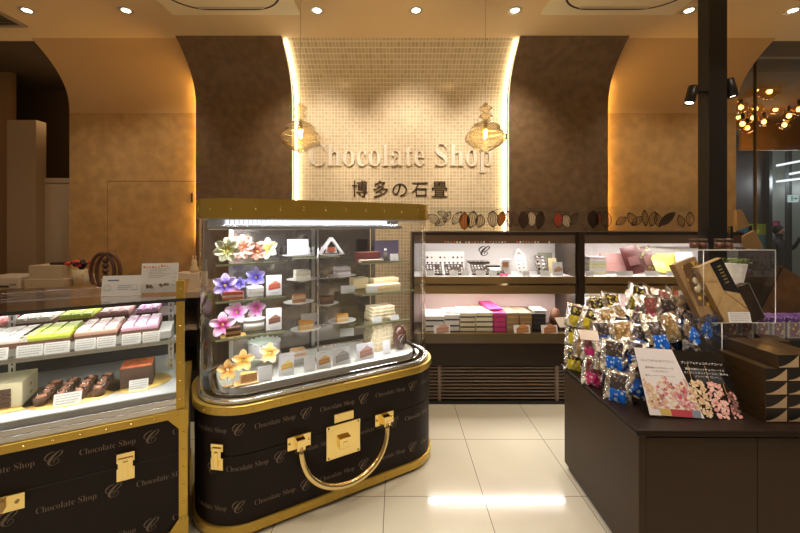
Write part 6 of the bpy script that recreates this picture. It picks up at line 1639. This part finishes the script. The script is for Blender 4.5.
# photographer figure in the corridor
def person(loc, H, rz):
    t = thing('person', 'person in dark clothes standing in the corridor beyond the glass with one arm raised', 'person', loc, rz)
    s = H / 1.72
    J = {'pelvis': (0, 0, .92), 'spine': (0, 0, 1.12), 'chest': (0, -.01, 1.32), 'neck': (0, -.01, 1.46), 'head0': (0, -.02, 1.54), 'head1': (0, -.02, 1.66),
         'shl': (-.17, 0, 1.39), 'ell': (-.24, .0, 1.12), 'wrl': (-.23, -.08, .90), 'hal': (-.23, -.10, .82), 'shr': (.17, 0, 1.39), 'elr': (.30, -.10, 1.22), 'wrr': (.26, -.22, 1.42), 'har': (.25, -.24, 1.50),
         'hil': (-.09, 0, .88), 'knl': (-.11, -.02, .49), 'anl': (-.12, .01, .09), 'tol': (-.13, -.14, .03), 'hir': (.09, 0, .88), 'knr': (.11, -.02, .49), 'anr': (.12, .01, .09), 'tor': (.13, -.14, .03)}
    R = {'pelvis': .13, 'spine': .125, 'chest': .14, 'neck': .055, 'head0': .08, 'head1': .085, 'shl': .065, 'ell': .045, 'wrl': .032, 'hal': .035, 'shr': .065, 'elr': .045, 'wrr': .032, 'har': .035, 'hil': .095, 'knl': .062, 'anl': .042, 'tol': .035, 'hir': .095, 'knr': .062, 'anr': .042, 'tor': .035}
    K = list(J); E_ = [('pelvis', 'spine'), ('spine', 'chest'), ('chest', 'neck'), ('neck', 'head0'), ('head0', 'head1'), ('chest', 'shl'), ('shl', 'ell'), ('ell', 'wrl'), ('wrl', 'hal'), ('chest', 'shr'), ('shr', 'elr'), ('elr', 'wrr'), ('wrr', 'har'), ('pelvis', 'hil'), ('hil', 'knl'), ('knl', 'anl'), ('anl', 'tol'), ('pelvis', 'hir'), ('hir', 'knr'), ('knr', 'anr'), ('anr', 'tor')]
    me = bpy.data.meshes.new('body'); me.from_pydata([tuple(c * s for c in J[k]) for k in K], [(K.index(a), K.index(b)) for a, b in E_], [])
    o = bpy.data.objects.new('body', me); COL.objects.link(o); o.parent = t; me.materials.append(mat('coat grey', (.045, .045, .05), .7))
    sk = o.modifiers.new('skin', 'SKIN'); 
    if not me.skin_vertices: 
        me.attributes
    lay = me.skin_vertices[0].data if len(me.skin_vertices) else None
    if lay is None:
        bpy.context.view_layer.objects.active = o; o.select_set(True); bpy.ops.mesh.customdata_skin_add(); lay = me.skin_vertices[0].data
    for i, k in enumerate(K): lay[i].radius = (R[k] * s * (1.15 if k in ('pelvis', 'spine', 'chest') else 1), R[k] * s * (.8 if k in ('pelvis', 'spine', 'chest') else 1)); lay[i].use_root = (k == 'pelvis')
    ss = o.modifiers.new('sub', 'SUBSURF'); ss.levels = 2; ss.render_levels = 2
    hd = MB().ball((0, -.02 * s, 1.63 * s), .098 * s, 16, 12, sx=.82, sz=1.18); obj('face', hd, mat('skin', (.40, .25, .17), .6), t)
    hr = MB().ball((0, .0, 1.655 * s), .106 * s, 16, 12, sx=.86, sz=1.08); obj('hair', hr, mat('hair black', (.01, .01, .01), .6), t)
    return t
px_ = at(778.5, 236, YB + .35); person((px_.x, YB + .35, 0), 1.60, .3)

# ================================================================== camera / light / world
cam = bpy.data.cameras.new('camera'); co = bpy.data.objects.new('camera', cam); COL.objects.link(co)
cam.sensor_width = 36; cam.lens = 36 * F / 800; cam.shift_y = (VY - 266.5) / 800; cam.shift_x = (400 - VX) / 800
co.location = (0, 0, CAMZ); co.rotation_euler = (PI / 2, 0, 0); cam.clip_start = .05
SC.camera = co
def L(kind, name, loc, energy, col=(1, .85, .65), rot=None, **k):
    l = bpy.data.lights.new(name, kind); l.energy = energy; l.color = col
    for a, v in k.items(): setattr(l, a, v)
    o = bpy.data.objects.new(name, l); COL.objects.link(o); o.location = loc
    if rot is not None: o.rotation_euler = rot
    return o
def aim(o, tgt):
    o.rotation_euler = (Vector(tgt) - o.location).to_track_quat('-Z', 'Y').to_euler(); return o
WARM = (1.0, .80, .56); NEU = (1.0, .88, .74)
# visible ceiling downlights wash the wall
tgts = [(-3.3, 3.9, 1.2), (-2.6, 3.95, 1.6), (-.85, 3.95, 2.2), (.16, 3.95, 2.3), (1.1, 3.95, 2.2), (2.6, 3.9, 1.6), (3.4, 3.9, 1.6)]
en = [16, 27, 78, 82, 78, 28, 22]
for p, tg_, e in zip(DL, tgts, en):
    aim(L('SPOT', 'ceiling_spot_beam', (p.x, p.y, CEIL - .03), e, NEU, spot_size=R_(78), spot_blend=.9, shadow_soft_size=.05), tg_)
# further rows of downlights behind the camera line
for yy in (1.9, .4, -1.4):
    for xx in (-2.4, -.8, .8, 2.4):
        aim(L('SPOT', 'ceiling_spot_beam', (xx, yy, CEIL - .03), 46, NEU, spot_size=R_(100), spot_blend=.8, shadow_soft_size=.06), (xx, yy + .25, 0))
for p, d in ((sp1, (-.35, -.15, -1)), (sp2, (.12, -.15, -1))):
    v = Vector(d).normalized(); aim(L('SPOT', 'pillar_spot_beam', p + v * .07, 30, NEU, spot_size=R_(60), spot_blend=.6, shadow_soft_size=.03), p + v * 3)
aim(L('SPOT', 'ceiling_spot_beam', (1.5, 1.2, CEIL - .03), 110, (1, .92, .82), spot_size=R_(38), spot_blend=.8, shadow_soft_size=.05), (1.75, 2.1, .9))  # added spot without a fitting, brightens the bags on the right counter
for p in (pd1, pd2):
    L('POINT', 'pendant_glow', p + Vector((0, 0, .15)), 12, (1, .78, .5), shadow_soft_size=.02)
for x_, y_ in ((7.6, 7.3), (9.6, 7.2), (5.9, 7.0)):
    L('POINT', 'corridor_fill', (x_, y_, 2.5), 34, (.9, 1, .95), shadow_soft_size=.15)  # added fill points that brighten the corridor, no fittings of their own
L('POINT', 'bulb_glow', (5.9, 6.0, 2.9), 45, (1, .50, .12), shadow_soft_size=.2)
L('POINT', 'alcove_fill', (-3.8, 4.2, 2.9), 2.5, (1, .7, .4), shadow_soft_size=.2)  # added point light lifting the dark pier side, no lamp stands there
# showcase lamps and added fills
def area(name, loc, sx, sy, e, col, rot): return L('AREA', name, loc, e, col, rot, shape='RECTANGLE', size=sx, size_y=sy)
q = FS.w(.80, 2.26, 1.655); area('showcase_lamp', q, 1.2, .05, 16, (1, .97, .98), (R_(-12), 0, FS.a))
q = FS.w(.34, 2.42, 1.655); area('showcase_lamp', q, .3, .3, 7, (.95, .95, 1.0), (0, 0, FS.a))
for k, (u, v, z, e) in enumerate(((.34, 2.25, SHZ[1] - .03, 1.0), (.34, 2.25, SHZ[2] - .03, 1.0), (.34, 2.25, SHZ[3] - .03, 1.2), (1.2, 2.26, SHZ['C'] - .02, 1.2), (1.2, 2.26, SHZ['B'] - .02, 1.0), (1.2, 2.24, SHZ['A'] - .025, 1.2))):
    area('shelf_fill', FS.w(u, v, z), .38, .02, e, (.95, .95, 1.0), (R_(-15), 0, FS.a))  # added fills with no fitting; upper right one lifts the shaded carton
q = FL.w(-.75, .06, GTOP - .03); area('trunk_case_fill', q, 1.35, .03, 6, (1, .95, .90), (R_(-14), 0, FL.a))
q = FL.w(-.75, .08, 1.055 - .03); area('trunk_case_fill', q, 1.35, .03, 3.6, (1, .95, .90), (R_(-14), 0, FL.a))  # fill under the shelf, its tube only added to go with it
q = FL.w(-.75, .62, GTOP - .03); area('trunk_case_fill', q, 1.35, .03, 5, (1, .95, .90), (R_(8), 0, FL.a))  # added fill that brightens the back row of cakes
for a, b in (C1, C2):
    area('niche_lamp', ((a + b) / 2, YC + .12, ZT - .05), b - a - .1, .05, 9, (1, .94, .90), (R_(-10), 0, 0))
    area('niche_lamp', ((a + b) / 2, YC + .14, LEV['dr_b'] - .02), b - a - .1, .05, 9, (1, .92, .86), (R_(-8), 0, 0))

w = bpy.data.worlds.new('world'); SC.world = w; w.use_nodes = True
w.node_tree.nodes['Background'].inputs[0].default_value = (1.0, .80, .60, 1); w.node_tree.nodes['Background'].inputs[1].default_value = .16
vs_ = SC.view_settings; vs_.view_transform = 'Standard'; vs_.look = 'None'; vs_.gamma = 1; vs_.exposure = 0.0; vs_.use_curve_mapping = False
SC.cycles.max_bounces = 10; SC.cycles.transparent_max_bounces = 24; SC.cycles.glossy_bounces = 5; SC.cycles.diffuse_bounces = 4
SC.cycles.caustics_reflective = False; SC.cycles.caustics_refractive = False; SC.cycles.sample_clamp_indirect = 4.0
